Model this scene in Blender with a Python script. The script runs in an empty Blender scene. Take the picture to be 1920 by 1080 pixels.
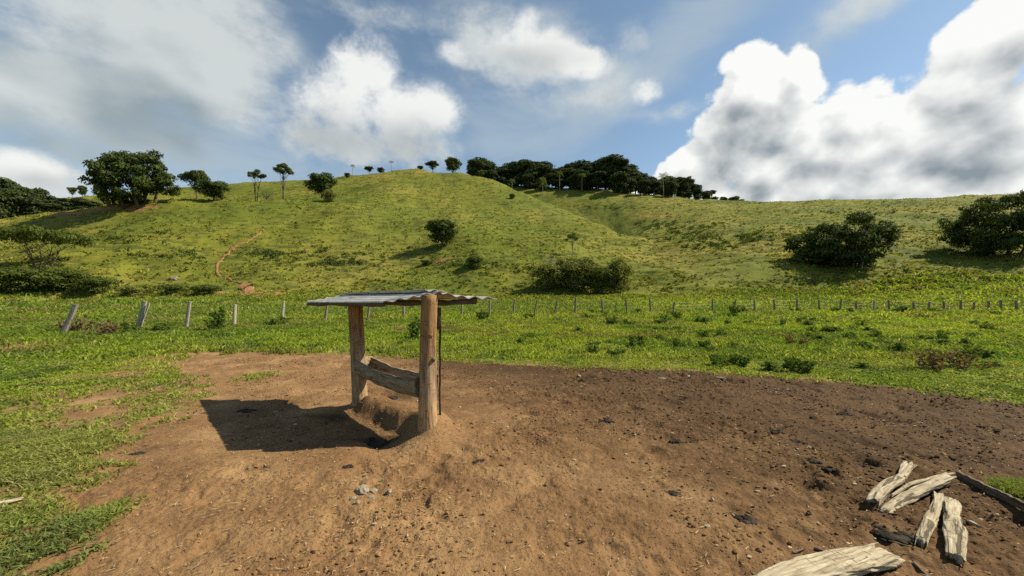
import bpy, bmesh, math, random
import numpy as np
from mathutils import Vector, Matrix, Euler

R = math.radians
random.seed(7)
rng = np.random.default_rng(7)
SC = bpy.context.scene
COL = SC.collection

# ------------------------------------------------------------------ camera, light, exposure
CAM_H = 1.55          # metres above the yard
F = 693.0             # focal length in pixels of a 1920 px wide picture (13 mm equivalent)
HOR = 555.0           # row of the level horizon in that picture

cam_data = bpy.data.cameras.new('camera')
cam_data.sensor_width = 36.0
cam_data.lens = 36.0 * F / 1920.0
cam_data.clip_start = 0.05
cam_data.clip_end = 6000.0
cam = bpy.data.objects.new('camera', cam_data)
COL.objects.link(cam)
cam.location = (0, 0, CAM_H)
cam.rotation_euler = (R(90) + math.atan((HOR - 540.0) / F), 0, 0)
SC.camera = cam

SUN_EL = R(45.0)
SUN_AZ = R(80.0)      # from straight ahead towards the right
sun_dir = Vector((math.sin(SUN_AZ) * math.cos(SUN_EL), math.cos(SUN_AZ) * math.cos(SUN_EL), math.sin(SUN_EL)))
sun_data = bpy.data.lights.new('sun', 'SUN')
sun_data.energy = 5.0
sun_data.angle = R(0.5)
sun_data.color = (1.0, 0.90, 0.70)
sun = bpy.data.objects.new('sun', sun_data)
sun.rotation_euler = (-sun_dir).to_track_quat('-Z', 'Y').to_euler()
sun.location = (30, 10, 40)
COL.objects.link(sun)

SC.view_settings.view_transform = 'Standard'
SC.view_settings.look = 'None'
SC.view_settings.gamma = 1.0
SC.view_settings.exposure = 0.8
SC.view_settings.use_curve_mapping = False
SC.render.engine = 'CYCLES'
SC.cycles.max_bounces = 6
SC.cycles.diffuse_bounces = 2
SC.cycles.glossy_bounces = 2
SC.cycles.transmission_bounces = 2
SC.cycles.transparent_max_bounces = 4
SC.cycles.use_denoising = False

def px_dir(px, py):
    v = Vector(((px - 960.0) / F, 1.0, (HOR - py) / F))
    return v.normalized()

# ------------------------------------------------------------------ sky with clouds
SKY_STRENGTH = 0.076
world = bpy.data.worlds.new('World')
SC.world = world
world.use_nodes = True
world.cycles.sampling_method = 'MANUAL'
world.cycles.sample_map_resolution = 256

def build_world():
    nt = world.node_tree
    nt.nodes.clear()
    N, L = nt.nodes, nt.links
    out = N.new('ShaderNodeOutputWorld')
    bg = N.new('ShaderNodeBackground')
    bg.inputs['Strength'].default_value = SKY_STRENGTH
    L.new(bg.outputs[0], out.inputs[0])
    sky = N.new('ShaderNodeTexSky')
    sky.sky_type = 'NISHITA'
    sky.sun_disc = False
    sky.sun_elevation = SUN_EL
    sky.sun_rotation = SUN_AZ
    sky.altitude = 600
    sky.air_density = 1.0
    sky.dust_density = 0.35
    sky.ozone_density = 1.2
    tc = N.new('ShaderNodeTexCoord')

    def math_n(nt, op, a, b=None, c=None, clamp=False):
        n = nt.nodes.new('ShaderNodeMath'); n.operation = op; n.use_clamp = clamp
        for i, v in enumerate((a, b, c)):
            if v is None: continue
            if isinstance(v, (int, float)): n.inputs[i].default_value = v
            else: nt.links.new(v, n.inputs[i])
        return n.outputs[0]

    def smooth(nt, v, a, b, to0=0.0, to1=1.0):
        n = nt.nodes.new('ShaderNodeMapRange'); n.interpolation_type = 'SMOOTHSTEP'
        nt.links.new(v, n.inputs['Value'])
        n.inputs['From Min'].default_value = a; n.inputs['From Max'].default_value = b
        n.inputs['To Min'].default_value = to0; n.inputs['To Max'].default_value = to1
        return n.outputs['Result']

    def noise(nt, vec, scale, detail, rough, dist=0.0, off=(0, 0, 0), stretch=(1, 1, 1), rot=(0, 0, 0)):
        m = nt.nodes.new('ShaderNodeMapping'); nt.links.new(vec, m.inputs['Vector'])
        m.inputs['Location'].default_value = off; m.inputs['Scale'].default_value = stretch
        m.inputs['Rotation'].default_value = rot
        n = nt.nodes.new('ShaderNodeTexNoise'); n.inputs['Scale'].default_value = scale
        n.inputs['Detail'].default_value = detail; n.inputs['Roughness'].default_value = rough
        n.inputs['Distortion'].default_value = dist
        nt.links.new(m.outputs[0], n.inputs['Vector'])
        return n.outputs['Fac']

    def cloud_group(name, blobs, noises, base=0.0, billow=0.0):
        """direction -> cloud thickness: placed masses broken up by fractal noise"""
        g = bpy.data.node_groups.new(name, 'ShaderNodeTree')
        g.interface.new_socket('Vector', in_out='INPUT', socket_type='NodeSocketVector')
        g.interface.new_socket('Thickness', in_out='OUTPUT', socket_type='NodeSocketFloat')
        gi = g.nodes.new('NodeGroupInput'); go = g.nodes.new('NodeGroupOutput')
        vec = gi.outputs[0]
        acc = None
        for (px, py, rx, ry, tilt, w) in blobs:
            c = px_dir(px, py)
            sx = (px_dir(px + rx, py) - px_dir(px - rx, py)).length * 0.5
            sz = (px_dir(px, py + ry) - px_dir(px, py - ry)).length * 0.5
            m = g.nodes.new('ShaderNodeMapping'); m.vector_type = 'TEXTURE'
            m.inputs['Location'].default_value = c
            m.inputs['Rotation'].default_value = (0, -R(tilt), -math.atan2(c.x, c.y))
            m.inputs['Scale'].default_value = (sx, 3.0 * max(sx, sz), sz)
            g.links.new(vec, m.inputs['Vector'])
            ln = g.nodes.new('ShaderNodeVectorMath'); ln.operation = 'LENGTH'
            g.links.new(m.outputs[0], ln.inputs[0])
            v = smooth(g, ln.outputs['Value'], 0.0, 1.5, w, 0.0)
            acc = v if acc is None else math_n(g, 'SMOOTH_MAX', acc, v, 0.25) if w > 0 else math_n(g, 'ADD', acc, v)
        tot = acc
        for (scale, detail, rough, dist, amp, off, stretch, rot) in noises:
            nz = noise(g, vec, scale, detail, rough, dist, off, stretch, rot)
            tot = math_n(g, 'MULTIPLY_ADD', math_n(g, 'MULTIPLY', math_n(g, 'SUBTRACT', nz, 0.5), smooth(g, acc, 0.0, 0.5)), amp, tot)
        if billow:
            # rounded cauliflower heads
            wn = g.nodes.new('ShaderNodeTexNoise'); wn.inputs['Scale'].default_value = 9.0; wn.inputs['Detail'].default_value = 2.0
            g.links.new(vec, wn.inputs['Vector'])
            wm = g.nodes.new('ShaderNodeVectorMath'); wm.operation = 'MULTIPLY_ADD'
            g.links.new(wn.outputs['Color'], wm.inputs[0]); wm.inputs[1].default_value = (0.06, 0.06, 0.06); g.links.new(vec, wm.inputs[2])
            vo = g.nodes.new('ShaderNodeTexVoronoi'); vo.feature = 'F1'; vo.inputs['Scale'].default_value = 15.0
            vo.inputs['Detail'].default_value = 1.0; vo.inputs['Roughness'].default_value = 0.55
            g.links.new(wm.outputs[0], vo.inputs['Vector'])
            tot = math_n(g, 'MULTIPLY_ADD', math_n(g, 'MULTIPLY', math_n(g, 'SUBTRACT', 0.80, vo.outputs['Distance']), smooth(g, acc, 0.0, 0.5)), billow, tot)
        if base: tot = math_n(g, 'ADD', tot, base)
        g.links.new(tot, go.inputs[0])
        return g

    def use(group, vec):
        n = N.new('ShaderNodeGroup'); n.node_tree = group
        L.new(vec, n.inputs[0])
        return n.outputs[0]

    def moved(vec, d):
        n = N.new('ShaderNodeVectorMath'); n.operation = 'ADD'
        L.new(vec, n.inputs[0]); n.inputs[1].default_value = d
        return n.outputs[0]

    def mixc(f, a, b):
        n = N.new('ShaderNodeMix'); n.data_type = 'RGBA'
        ins = [s for s in n.inputs if s.type == 'RGBA']
        fac = [s for s in n.inputs if s.type == 'VALUE'][0]
        L.new(f, fac) if not isinstance(f, float) else setattr(fac, 'default_value', f)
        for s, v in zip(ins, (a, b)):
            if isinstance(v, tuple): s.default_value = v
            else: L.new(v, s)
        return [o for o in n.outputs if o.type == 'RGBA'][0]

    K = 1.0 / SKY_STRENGTH
    G = 0.76
    def col(r, g, b): return (r * K * G, g * K * G, b * K * G, 1)

    vec = tc.outputs['Generated']
    # a slight lift of saturation of the clear sky
    hs = N.new('ShaderNodeHueSaturation'); hs.inputs['Saturation'].default_value = SKY_SAT
    hs.inputs['Value'].default_value = SKY_VAL
    hs.inputs['Hue'].default_value = 0.487
    L.new(sky.outputs[0], hs.inputs['Color'])
    color = hs.outputs[0]
    # 1: thin high veil
    veil = cloud_group('veil_cloud', VEIL,
                       [(4.0, 4, 0.6, 0.8, 1.6, (3, 1, 2), (1, 1, 2.6), (0, R(24), 0))])
    f = smooth(nt, use(veil, vec), 0.05, 1.05, 0.0, 0.62)
    color = mixc(f, color, col(0.36, 0.425, 0.465))
    # 2: soft clouds on the left and overhead
    def soft_group(name, det):
        return cloud_group(name, SOFT, [(4.3, det, 0.64, 0.1, 2.3, (1.3, 5.2, 0.4), (1, 1, 1.7), (0, 0, 0))], -0.05)
    soft, soft_s = soft_group('soft_cloud', 6), soft_group('soft_cloud_body', 2)
    s0 = use(soft, vec)
    s1 = use(soft_s, moved(vec, (0.07, 0.0, 0.10)))
    a = smooth(nt, s0, 0.10, 0.88)
    big = smooth(nt, s1, 0.0, 1.75, 1.0, 0.0)
    lit = math_n(nt, 'ADD', big, math_n(nt, 'MULTIPLY', math_n(nt, 'SUBTRACT', s0, s1), 0.6), clamp=True)
    c = mixc(lit, col(0.235, 0.285, 0.305), col(0.50, 0.53, 0.525))
    color = mixc(math_n(nt, 'MULTIPLY', a, 0.92), color, c)
    # 3: feathered single clouds over the hill
    under = cloud_group('cloud_underside', UNDER, [(4.5, 5, 0.60, 0.2, 1.1, (2.1, 3.6, 1.2), (1, 1, 1.2), (0, 0, 0))])
    un = smooth(nt, use(under, vec), 0.0, 1.25)
    mid = cloud_group('feathered_cloud', MID, [(7.5, 8, 0.64, 0.1, 2.2, (3.3, 1.2, 0.9), (1, 1, 1.2), (0, 0, 0))], -0.14)
    m0 = use(mid, vec)
    a = smooth(nt, m0, 0.10, 0.80)
    c = mixc(un, col(0.72, 0.725, 0.70), col(0.31, 0.345, 0.355))
    color = mixc(math_n(nt, 'MULTIPLY', a, 0.95), color, c)
    # 4: billowing cumulus, the sun high on the right: bright shoulders, grey undersides
    def cum_group(name, det):
        return cloud_group(name, CUMULUS, [(7.0, det, 0.62, 0.1, 1.8, (4.1, 0.6, 2.2), (1, 1, 1.15), (0, 0, 0))], -0.10, 0.62)
    cum, cum_s = cum_group('cumulus_cloud', 7), cum_group('cumulus_cloud_body', 4)
    c0 = use(cum, vec)
    c2 = use(cum_s, moved(vec, (0.022, -0.008, 0.034)))
    a = smooth(nt, c0, 0.26, 0.50)
    fine = math_n(nt, 'MULTIPLY', math_n(nt, 'SUBTRACT', c0, c2), 0.8)
    deep = smooth(nt, c0, 0.45, 1.7, 0.0, 0.22)
    lit = math_n(nt, 'ADD', math_n(nt, 'SUBTRACT', math_n(nt, 'SUBTRACT', 0.88, deep), math_n(nt, 'MULTIPLY', un, 0.62)), fine, clamp=True)
    c = mixc(lit, col(0.20, 0.235, 0.26), col(0.74, 0.745, 0.72))
    color = mixc(math_n(nt, 'MULTIPLY', a, 0.98), color, c)
    L.new(color, bg.inputs['Color'])

SKY_SAT, SKY_VAL = 0.92, 1.0
# masses of cloud: column, row, half width, half height (in picture pixels of the view direction), tilt, weight
VEIL = [(1150, 170, 420, 70, 25, 0.95), (900, 250, 260, 90, 0, 0.75), (420, 300, 420, 120, 0, 0.85),
        (150, 250, 300, 160, 0, 0.8), (1600, 20, 240, 60, 25, 0.7), (1300, 40, 260, 60, 25, 0.75), (100, -100, 700, 200, 0, 0.5)]
SOFT = [(300, 60, 300, 180, 0, 1.15), (60, 170, 330, 180, 0, 1.1), (190, 250, 240, 75, 0, 0.95), (-200, 100, 300, 250, 0, 1.0), (420, 90, 110, 100, 0, 0.8),
        (70, 330, 160, 70, 0, 1.05), (1000, 120, 260, 100, -12, 0.7), (1210, 60, 60, 45, 0, 0.6),
        (680, 20, 130, 45, 0, 0.8), (1270, 205, 90, 30, 0, 0.6), (1640, -10, 160, 60, 20, 0.85), (600, -260, 500, 120, 0, 0.8), (1500, -400, 600, 150, 0, 0.8)]
MID = [(682, 135, 75, 75, 0, 1.15), (660, 205, 115, 80, 0, 1.1), (740, 215, 100, 80, 0, 1.05), (810, 205, 80, 50, 0, 0.85), (690, 265, 190, 60, 0, 1.05), (580, 245, 70, 60, 0, 0.9),
       (985, 85, 110, 55, -8, 0.9), (1075, 105, 90, 36, -10, 0.95), (870, 100, 70, 26, -10, 0.6), (985, 40, 50, 36, 0, 0.7), (1222, 165, 45, 32, 0, 0.7), (60, 325, 130, 50, 0, 1.0)]
CUMULUS = [(1435, 320, 110, 60, 0, 1.6), (1777, 345, 110, 50, 0, 1.6), (1410, 165, 100, 80, 10, 1.1), (1510, 125, 40, 60, 0, 1.15), (1400, 255, 140, 105, 0, 1.3), (1290, 320, 120, 70, 25, 1.15), (1470, 190, 80, 80, 0, 1.0),
           (1570, 270, 200, 105, 0, 1.2), (1700, 230, 130, 75, 0, 1.1), (1810, 165, 150, 75, 25, 1.1), (1890, 60, 150, 100, 30, 1.15),
           (1850, 270, 190, 130, 0, 1.3), (1500, 355, 380, 75, 0, 1.3), (1850, 365, 330, 75, 0, 1.3), (2300, 150, 350, 260, 0, 1.2),
           (1240, 365, 130, 55, 0, 1.0), (1500, 420, 420, 60, 0, 1.2)]
UNDER = [(1395, 265, 115, 80, 10, 1.15), (1500, 325, 150, 50, 0, 0.95), (1640, 315, 130, 50, 0, 0.9), (1830, 215, 120, 60, 25, 1.05), (1870, 290, 170, 60, 0, 1.15), (1760, 300, 100, 60, 30, 0.9),
         (1430, 350, 90, 30, 0, 0.8), (1650, 370, 220, 25, 0, 0.8), (1300, 355, 80, 25, 0, 0.7), (1880, 120, 90, 40, 30, 0.6), (1570, 265, 60, 40, 0, 0.55), (620, 260, 170, 75, 0, 1.0), (740, 270, 170, 70, 0, 0.95), (980, 115, 160, 40, 0, 0.8), (60, 340, 130, 30, 0, 0.7)]
build_world()

# ------------------------------------------------------------------ numeric helpers
def _hash(ix, iy, seed):
    h = (ix.astype(np.int64) * 374761393 + iy.astype(np.int64) * 668265263 + seed * 974634777) & 0xFFFFFFFF
    h = ((h ^ (h >> 13)) * 1274126177) & 0xFFFFFFFF
    h = ((h ^ (h >> 16)) * 2246822519) & 0xFFFFFFFF
    return ((h ^ (h >> 15)) & 0xFFFFFF) / float(0xFFFFFF)

def vnoise(x, y, seed=0):
    x = np.asarray(x, float); y = np.asarray(y, float)
    ix = np.floor(x); iy = np.floor(y)
    fx = x - ix; fy = y - iy
    fx = fx * fx * fx * (fx * (fx * 6 - 15) + 10); fy = fy * fy * fy * (fy * (fy * 6 - 15) + 10)
    a = _hash(ix, iy, seed); b = _hash(ix + 1, iy, seed)
    c = _hash(ix, iy + 1, seed); d = _hash(ix + 1, iy + 1, seed)
    return (a + (b - a) * fx) * (1 - fy) + (c + (d - c) * fx) * fy

def fbm(x, y, octaves=4, seed=0, gain=0.5):
    t = 0.0; amp = 1.0; tot = 0.0
    x = np.asarray(x, float); y = np.asarray(y, float)
    for o in range(octaves):
        t = t + amp * vnoise(x, y, seed + o * 17); tot += amp
        amp *= gain
        x, y = (x * 1.62 + y * 1.21) + 3.1, (-x * 1.21 + y * 1.62) - 7.7
    return t / tot

def sstep(v, a, b):
    t = np.clip((v - a) / (b - a), 0, 1)
    return t * t * (3 - 2 * t)

# ------------------------------------------------------------------ lie of the land
# along each bearing: (distance straight ahead, apparent row) for foot of hill, lower and middle slope, upper slope,
# near crest, dip behind it, far crest, back slope
COLS = {
    -500: [(50, 556), (62, 518), (78, 448), (92, 425), (104, 405), (120, 412), (185, 395), (300, 450)],
    0:    [(50, 558), (62, 520), (78, 450), (90, 430), (102, 410), (120, 420), (180, 388), (300, 440)],
    110:  [(50, 556), (62, 520), (80, 450), (93, 422), (105, 398), (124, 406), (190, 374), (300, 425)],
    250:  [(52, 554), (64, 520), (82, 455), (95, 412), (107, 382), (126, 389), (200, 362), (310, 405)],
    430:  [(54, 556), (66, 520), (84, 455), (98, 408), (112, 377), (132, 384), (205, 347), (310, 380)],
    560:  [(56, 558), (68, 516), (88, 450), (103, 405), (120, 377), (138, 378), (208, 338), (315, 370)],
    660:  [(57, 558), (69, 514), (90, 450), (108, 400), (132, 370), (155, 360), (214, 330), (320, 355)],
    780:  [(58, 556), (70, 510), (92, 450), (130, 390), (185, 332), (204, 323), (222, 319), (330, 345)],
    860:  [(58, 556), (70, 512), (92, 450), (132, 392), (212, 323), (226, 326), (262, 330), (350, 350)],
    930:  [(58, 557), (70, 515), (92, 455), (130, 402), (195, 347), (215, 368), (268, 346), (350, 365)],
    1000: [(58, 557), (70, 514), (92, 458), (124, 417), (172, 373), (190, 396), (258, 351), (345, 365)],
    1080: [(58, 557), (70, 512), (90, 464), (116, 430), (150, 402), (172, 424), (244, 353), (335, 370)],
    1150: [(56, 558), (68, 514), (84, 480), (104, 453), (128, 432), (152, 450), (236, 358), (330, 378)],
    1230: [(55, 558), (66, 518), (80, 492), (93, 476), (108, 463), (150, 424), (230, 366), (325, 388)],
    1330: [(53, 558), (64, 515), (78, 487), (90, 468), (106, 446), (150, 402), (222, 374), (320, 398)],
    1430: [(52, 557), (62, 512), (76, 483), (88, 460), (106, 437), (148, 399), (214, 378), (310, 400)],
    1580: [(50, 557), (60, 515), (72, 485), (86, 455), (104, 430), (136, 404), (206, 376), (305, 398)],
    1750: [(48, 558), (58, 512), (70, 484), (84, 454), (102, 428), (132, 398), (198, 370), (300, 392)],
    1920: [(46, 558), (56, 510), (68, 482), (82, 452), (100, 424), (130, 392), (190, 362), (295, 385)],
    2400: [(44, 556), (54, 510), (66, 480), (80, 450), (98, 420), (126, 384), (185, 350), (290, 372)],
}
_cx = np.array(sorted(COLS)); _cu = (_cx - 960.0) / F
NK = 8
_kd = np.array([[k[0] for k in COLS[c]] for c in _cx], float)
_kz = np.array([[CAM_H + k[0] * (HOR - k[1]) / F for k in COLS[c]] for c in _cx], float)
# dense table over bearing, lightly smoothed so that the columns do not show
_tu = np.linspace(-2.1, 2.1, 841)
_td = np.stack([np.interp(_tu, _cu, _kd[:, k]) for k in range(NK)], 1)
_tz = np.stack([np.interp(_tu, _cu, _kz[:, k]) for k in range(NK)], 1)
_ker = np.hanning(11); _ker /= _ker.sum()
for _arr in (_td, _tz):
    for _k in range(NK):
        _p = np.pad(_arr[:, _k], 5, mode='edge')
        _arr[:, _k] = np.convolve(_p, _ker, 'valid')
_n = len(_tu)
# two knots before the foot of the hill hold the meadow level
_td = np.concatenate([np.full((_n, 1), -20.0), np.full((_n, 1), 26.0), _td, np.full((_n, 1), 1500.0)], 1)
_tz = np.concatenate([np.zeros((_n, 1)), np.full((_n, 1), 0.0), _tz, _tz[:, -1:] - 40.0], 1)
_h = np.diff(_td, axis=1); _del = np.diff(_tz, axis=1) / _h
_m = np.zeros_like(_tz)
_w1 = 2 * _h[:, 1:] + _h[:, :-1]; _w2 = _h[:, 1:] + 2 * _h[:, :-1]
_same = (_del[:, 1:] * _del[:, :-1]) > 0
with np.errstate(divide='ignore', invalid='ignore'):
    _hm = (_w1 + _w2) / (_w1 / _del[:, :-1] + _w2 / _del[:, 1:])
_m[:, 1:-1] = np.where(_same, _hm, 0.0)

# trough shelter, needed by the ground too
POST_NEAR = np.array([-0.925, 4.12]); POST_FAR = np.array([-2.13, 5.19])
RIDGE = (POST_FAR - POST_NEAR) / np.linalg.norm(POST_FAR - POST_NEAR)     # from near post to far post
CROSS = np.array([RIDGE[1], -RIDGE[0]])
ROOF_R = np.array([-0.715, 0.699]); ROOF_C = np.array([0.995, 0.10])      # run of the roof and of its arms
#                                   # to the right of that
if CROSS[0] < 0: CROSS = -CROSS

def base_z(x, y):
    x = np.asarray(x, float); y = np.asarray(y, float)
    r = np.hypot(x, y); th = np.arctan2(x, y)
    tc = np.clip(th, -R(64), R(64))
    D = r * np.cos(tc); u = np.tan(tc)
    fi = np.clip((u + 2.1) / 4.2 * (_n - 1), 0, _n - 1.001)
    i0 = fi.astype(int); fr = (fi - i0)
    def ev(i):
        td = _td[i]; seg = np.zeros(D.shape, int)
        for k in range(1, td.shape[-1] - 1): seg += (D >= td[..., k])
        def g(a, s): return np.take_along_axis(a[i], s[..., None], -1)[..., 0]
        d0, d1 = g(_td, seg), g(_td, seg + 1); z0, z1 = g(_tz, seg), g(_tz, seg + 1)
        m0, m1 = g(_m, seg), g(_m, seg + 1); h = d1 - d0
        t = np.clip((D - d0) / h, 0, 1); t2 = t * t; t3 = t2 * t
        return z0 * (2*t3 - 3*t2 + 1) + m0 * h * (t3 - 2*t2 + t) + z1 * (3*t2 - 2*t3) + m1 * h * (t3 - t2)
    z = ev(i0) * (1 - fr) + ev(i0 + 1) * fr
    return z * (1 - sstep(np.abs(th), R(85), R(125)))

YARD = [(345, 664), (420, 661), (560, 662), (650, 663), (760, 672), (850, 677), (950, 683), (1100, 689), (1250, 693), (1400, 701),
        (1550, 713), (1700, 729), (1800, 741), (1920, 757), (2150, 795), (2400, 860)]
YARD_L = [(150, 1080), (125, 1000), (165, 935), (195, 885), (235, 832), (285, 790), (345, 768), (372, 750), (372, 725), (330, 700)]
def flat(px, py):
    d = F * CAM_H / (py - HOR)
    return ((px - 960.0) / F * d, d)
_poly = [flat(*p) for p in YARD] + [(7.0, 0.0), (7.0, -7.0), (-2.6, -7.0), (-2.7, 1.0)] + [flat(*p) for p in YARD_L]

def poly_sd(x, y, poly):
    """signed distance to a polygon, positive inside"""
    P = np.array(poly); d = np.full(x.shape, 1e9); ins = np.zeros(x.shape, bool)
    for i in range(len(P)):
        a = P[i]; b = P[(i + 1) % len(P)]
        e = b - a; L2 = (e ** 2).sum()
        t = np.clip(((x - a[0]) * e[0] + (y - a[1]) * e[1]) / L2, 0, 1)
        d = np.minimum(d, np.hypot(x - a[0] - t * e[0], y - a[1] - t * e[1]))
        c = (a[1] > y) != (b[1] > y)
        with np.errstate(divide='ignore', invalid='ignore'):
            xi = a[0] + (y - a[1]) / (b[1] - a[1]) * e[0]
        ins ^= c & (x < xi)
    return np.where(ins, d, -d)

BARE = [(35, 652, 1.2, 0.6), (200, 742, 0.7, 0.28), (235, 700, 0.35, 0.22), (90, 746, 0.6, 0.16), (150, 920, 0.4, 0.10), (180, 775, 0.4, 0.16), (25, 915, 0.35, 0.09), (300, 672, 0.5, 0.3)]   # bare spots in the turf
TURF = [(487, 705, 0.25, 0.18), (135, 985, 0.14, 0.14)]                                                                       # turf in the yard
def yard_sd(x, y):
    """positive on trodden earth, negative on grass"""
    x = np.asarray(x, float); y = np.asarray(y, float)
    s = np.full(x.shape, -30.0)
    k = (np.hypot(x, y) < 45)
    xs, ys = x[k], y[k]
    v = poly_sd(xs, ys, _poly)
    left = sstep(-xs, 1.5, 2.6)
    v = v + (fbm(xs * 1.7, ys * 1.7, 3, 5) - 0.5) * (0.25 + 0.75 * left) + (fbm(xs * 7, ys * 7, 3, 9) - 0.5) * (0.16 + 0.2 * left) + 0.26 * left * (1 - sstep(ys, 3.5, 5.5))
    for (px, py, w, h) in BARE:
        cx, cy = flat(px, py)
        e = 1 - np.hypot((xs - cx) / w, (ys - cy) / (h * 2.2))
        v = np.maximum(v, e * 0.25 + (fbm(xs * 6, ys * 6, 3, 31) - 0.5) * 0.3)
    for (px, py, w, h) in TURF:
        cx, cy = flat(px, py)
        e = 1 - np.hypot((xs - cx) / w, (ys - cy) / (h * 1.6))
        v = np.minimum(v, -e * 0.2 + (fbm(xs * 8, ys * 8, 3, 33) - 0.5) * 0.15 + 0.03)
    s[k] = v
    return s

def ground_z(x, y, micro=True):
    x = np.asarray(x, float); y = np.asarray(y, float)
    z = base_z(x, y); r = np.hypot(x, y)
    hill = sstep(r, 45, 75)
    # uneven ground, and cattle terraces along the slopes
    z = z + (fbm(x / 9, y / 9, 4, 3) - 0.5) * (0.15 * sstep(r, 8, 30) + 1.5 * hill)
    z = z + (fbm(x / 28, y / 28, 3, 13) - 0.5) * 3.5 * hill + (fbm(x / 2.2, y / 2.2, 3, 15) - 0.5) * 0.22 * hill
    ph = z / 1.15 + 2.2 * fbm(x / 14, y / 14, 3, 21)
    z = z + hill * 0.22 * np.sin(ph * 2 * math.pi) * sstep(fbm(x / 20, y / 20, 2, 44), 0.32, 0.55)
    # low bank of earth at the foot of the left hill
    th = np.arctan2(x, y)
    bank = np.exp(-((r * np.cos(np.clip(th, -1.2, 1.2)) - 54 - 3 * fbm(x / 12, y / 12, 2, 55)) / 2.6) ** 2) * (1 - sstep(x, -22, -8))
    z = z + bank * 1.5 * fbm(x / 4, y / 4, 3, 57)
    if micro:
        near = 1 - sstep(r, 12, 22)
        k = r < 22
        if k.any():
            xs, ys = x[k], y[k]
            m = (fbm(xs * 0.8, ys * 0.8, 3, 61) - 0.5) * 0.04
            s = sstep(yard_sd(xs, ys), -0.1, 0.25)
            crumb = fbm(xs * 7, ys * 7, 4, 63, 0.6) - 0.5
            qx = (xs - POST_NEAR[0]) * RIDGE[0] + (ys - POST_NEAR[1]) * RIDGE[1]; qy = (xs - POST_NEAR[0]) * CROSS[0] + (ys - POST_NEAR[1]) * CROSS[1]
            packed = np.exp(-((qy - 0.12) / 0.3) ** 4 - ((qx - 0.75) / 1.1) ** 4)
            hoof = np.clip(fbm(xs * 4.2, ys * 4.2, 2, 67) - 0.56, 0, 1)
            rough = 0.45 + 0.9 * sstep(fbm(xs * 0.7, ys * 0.7, 2, 68), 0.4, 0.65) + 0.8 * sstep(xs, -0.3, 2.5)
            rough = rough * (1 - 0.75 * packed)
            grit = fbm(xs * 17, ys * 17, 3, 64, 0.65) - 0.5
            m = m + s * (crumb * 0.026 * rough + grit * 0.020 * rough - hoof * 0.10 * rough) - s * 0.015
            m = m + (1 - s) * (fbm(xs * 3, ys * 3, 3, 69) - 0.5) * 0.06
            # trodden berm under the trough, hollow on its shadow side
            ax = (xs - POST_NEAR[0]) * RIDGE[0] + (ys - POST_NEAR[1]) * RIDGE[1]
            cx = (xs - POST_NEAR[0]) * CROSS[0] + (ys - POST_NEAR[1]) * CROSS[1]
            L = float(np.linalg.norm(POST_FAR - POST_NEAR))
            al = sstep(ax, -0.35, 0.2) * (1 - sstep(ax, L - 0.25, L + 0.25))
            wob = (fbm(xs * 5, ys * 5, 3, 71) - 0.5)
            m = m + al * np.exp(-((cx - 0.14 + 0.08 * wob) / 0.22) ** 4) * (0.18 + 0.05 * wob + 0.02 * np.sin(ax * 4.0))
            m = m + 0.10 * np.exp(-(np.hypot(xs - POST_NEAR[0] - 0.02, ys - POST_NEAR[1] + 0.02) / 0.30) ** 2)
            m = m + 0.04 * np.exp(-(np.hypot(xs - POST_FAR[0], ys - POST_FAR[1]) / 0.28) ** 2)
            m = m - al * np.exp(-((cx + 0.36) / 0.2) ** 2) * 0.06
            z[k] = z[k] + m * near[k]
    return z

def gz(x, y):
    return float(ground_z(np.array([x]), np.array([y]))[0])

_Dg = np.concatenate([np.arange(1.5, 12, 0.02), np.arange(12, 60, 0.15), np.arange(60, 330, 0.5)])
def at(px, py, dmin=0.0, smooth=False):
    """the place on the ground that a line of sight from the gate reaches"""
    u = (px - 960.0) / F
    z = ground_z(u * _Dg, _Dg, micro=not smooth)
    row = HOR - (z - CAM_H) / _Dg * F
    k = np.nonzero((row <= py) & (_Dg >= dmin))[0]
    i = k[0] if len(k) else int(np.argmin(np.where(_Dg >= max(dmin, 40), row, 1e9)))
    d = _Dg[i]
    return Vector((u * d, d, float(z[i])))

# ------------------------------------------------------------------ mesh and material helpers
def mesh_np(name, v, f, col=None, smooth=False, extra=None):
    """vertices (N,3) and equal-sized faces (M,3|4) -> mesh datablock"""
    v = np.ascontiguousarray(v, np.float32); f = np.ascontiguousarray(f, np.int32)
    me = bpy.data.meshes.new(name)
    n = f.shape[1]
    me.vertices.add(len(v)); me.vertices.foreach_set('co', v.ravel())
    me.loops.add(f.size); me.loops.foreach_set('vertex_index', f.ravel())
    me.polygons.add(len(f))
    me.polygons.foreach_set('loop_start', np.arange(0, f.size, n, dtype=np.int32))
    me.polygons.foreach_set('loop_total', np.full(len(f), n, np.int32))
    me.polygons.foreach_set('use_smooth', np.full(len(f), smooth, bool))
    if col is not None:
        c = np.ones((len(v), 4), np.float32); c[:, :3] = col
        a = me.color_attributes.new('tint', 'FLOAT_COLOR', 'POINT'); a.data.foreach_set('color', c.ravel())
    for k, val in (extra or {}).items():
        a = me.attributes.new(k, 'FLOAT', 'POINT'); a.data.foreach_set('value', np.ascontiguousarray(val, np.float32))
    me.update(calc_edges=True)
    return me

def link(name, me, mat=None, parent=None):
    o = bpy.data.objects.new(name, me)
    COL.objects.link(o)
    if mat is not None and not me.materials: me.materials.append(mat)
    if parent is not None: o.parent = parent
    return o

def tag(o, label=None, cat=None, group=None, kind=None):
    if label: o['label'] = label
    if cat: o['category'] = cat
    if group: o['group'] = group
    if kind: o['kind'] = kind
    return o

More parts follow.
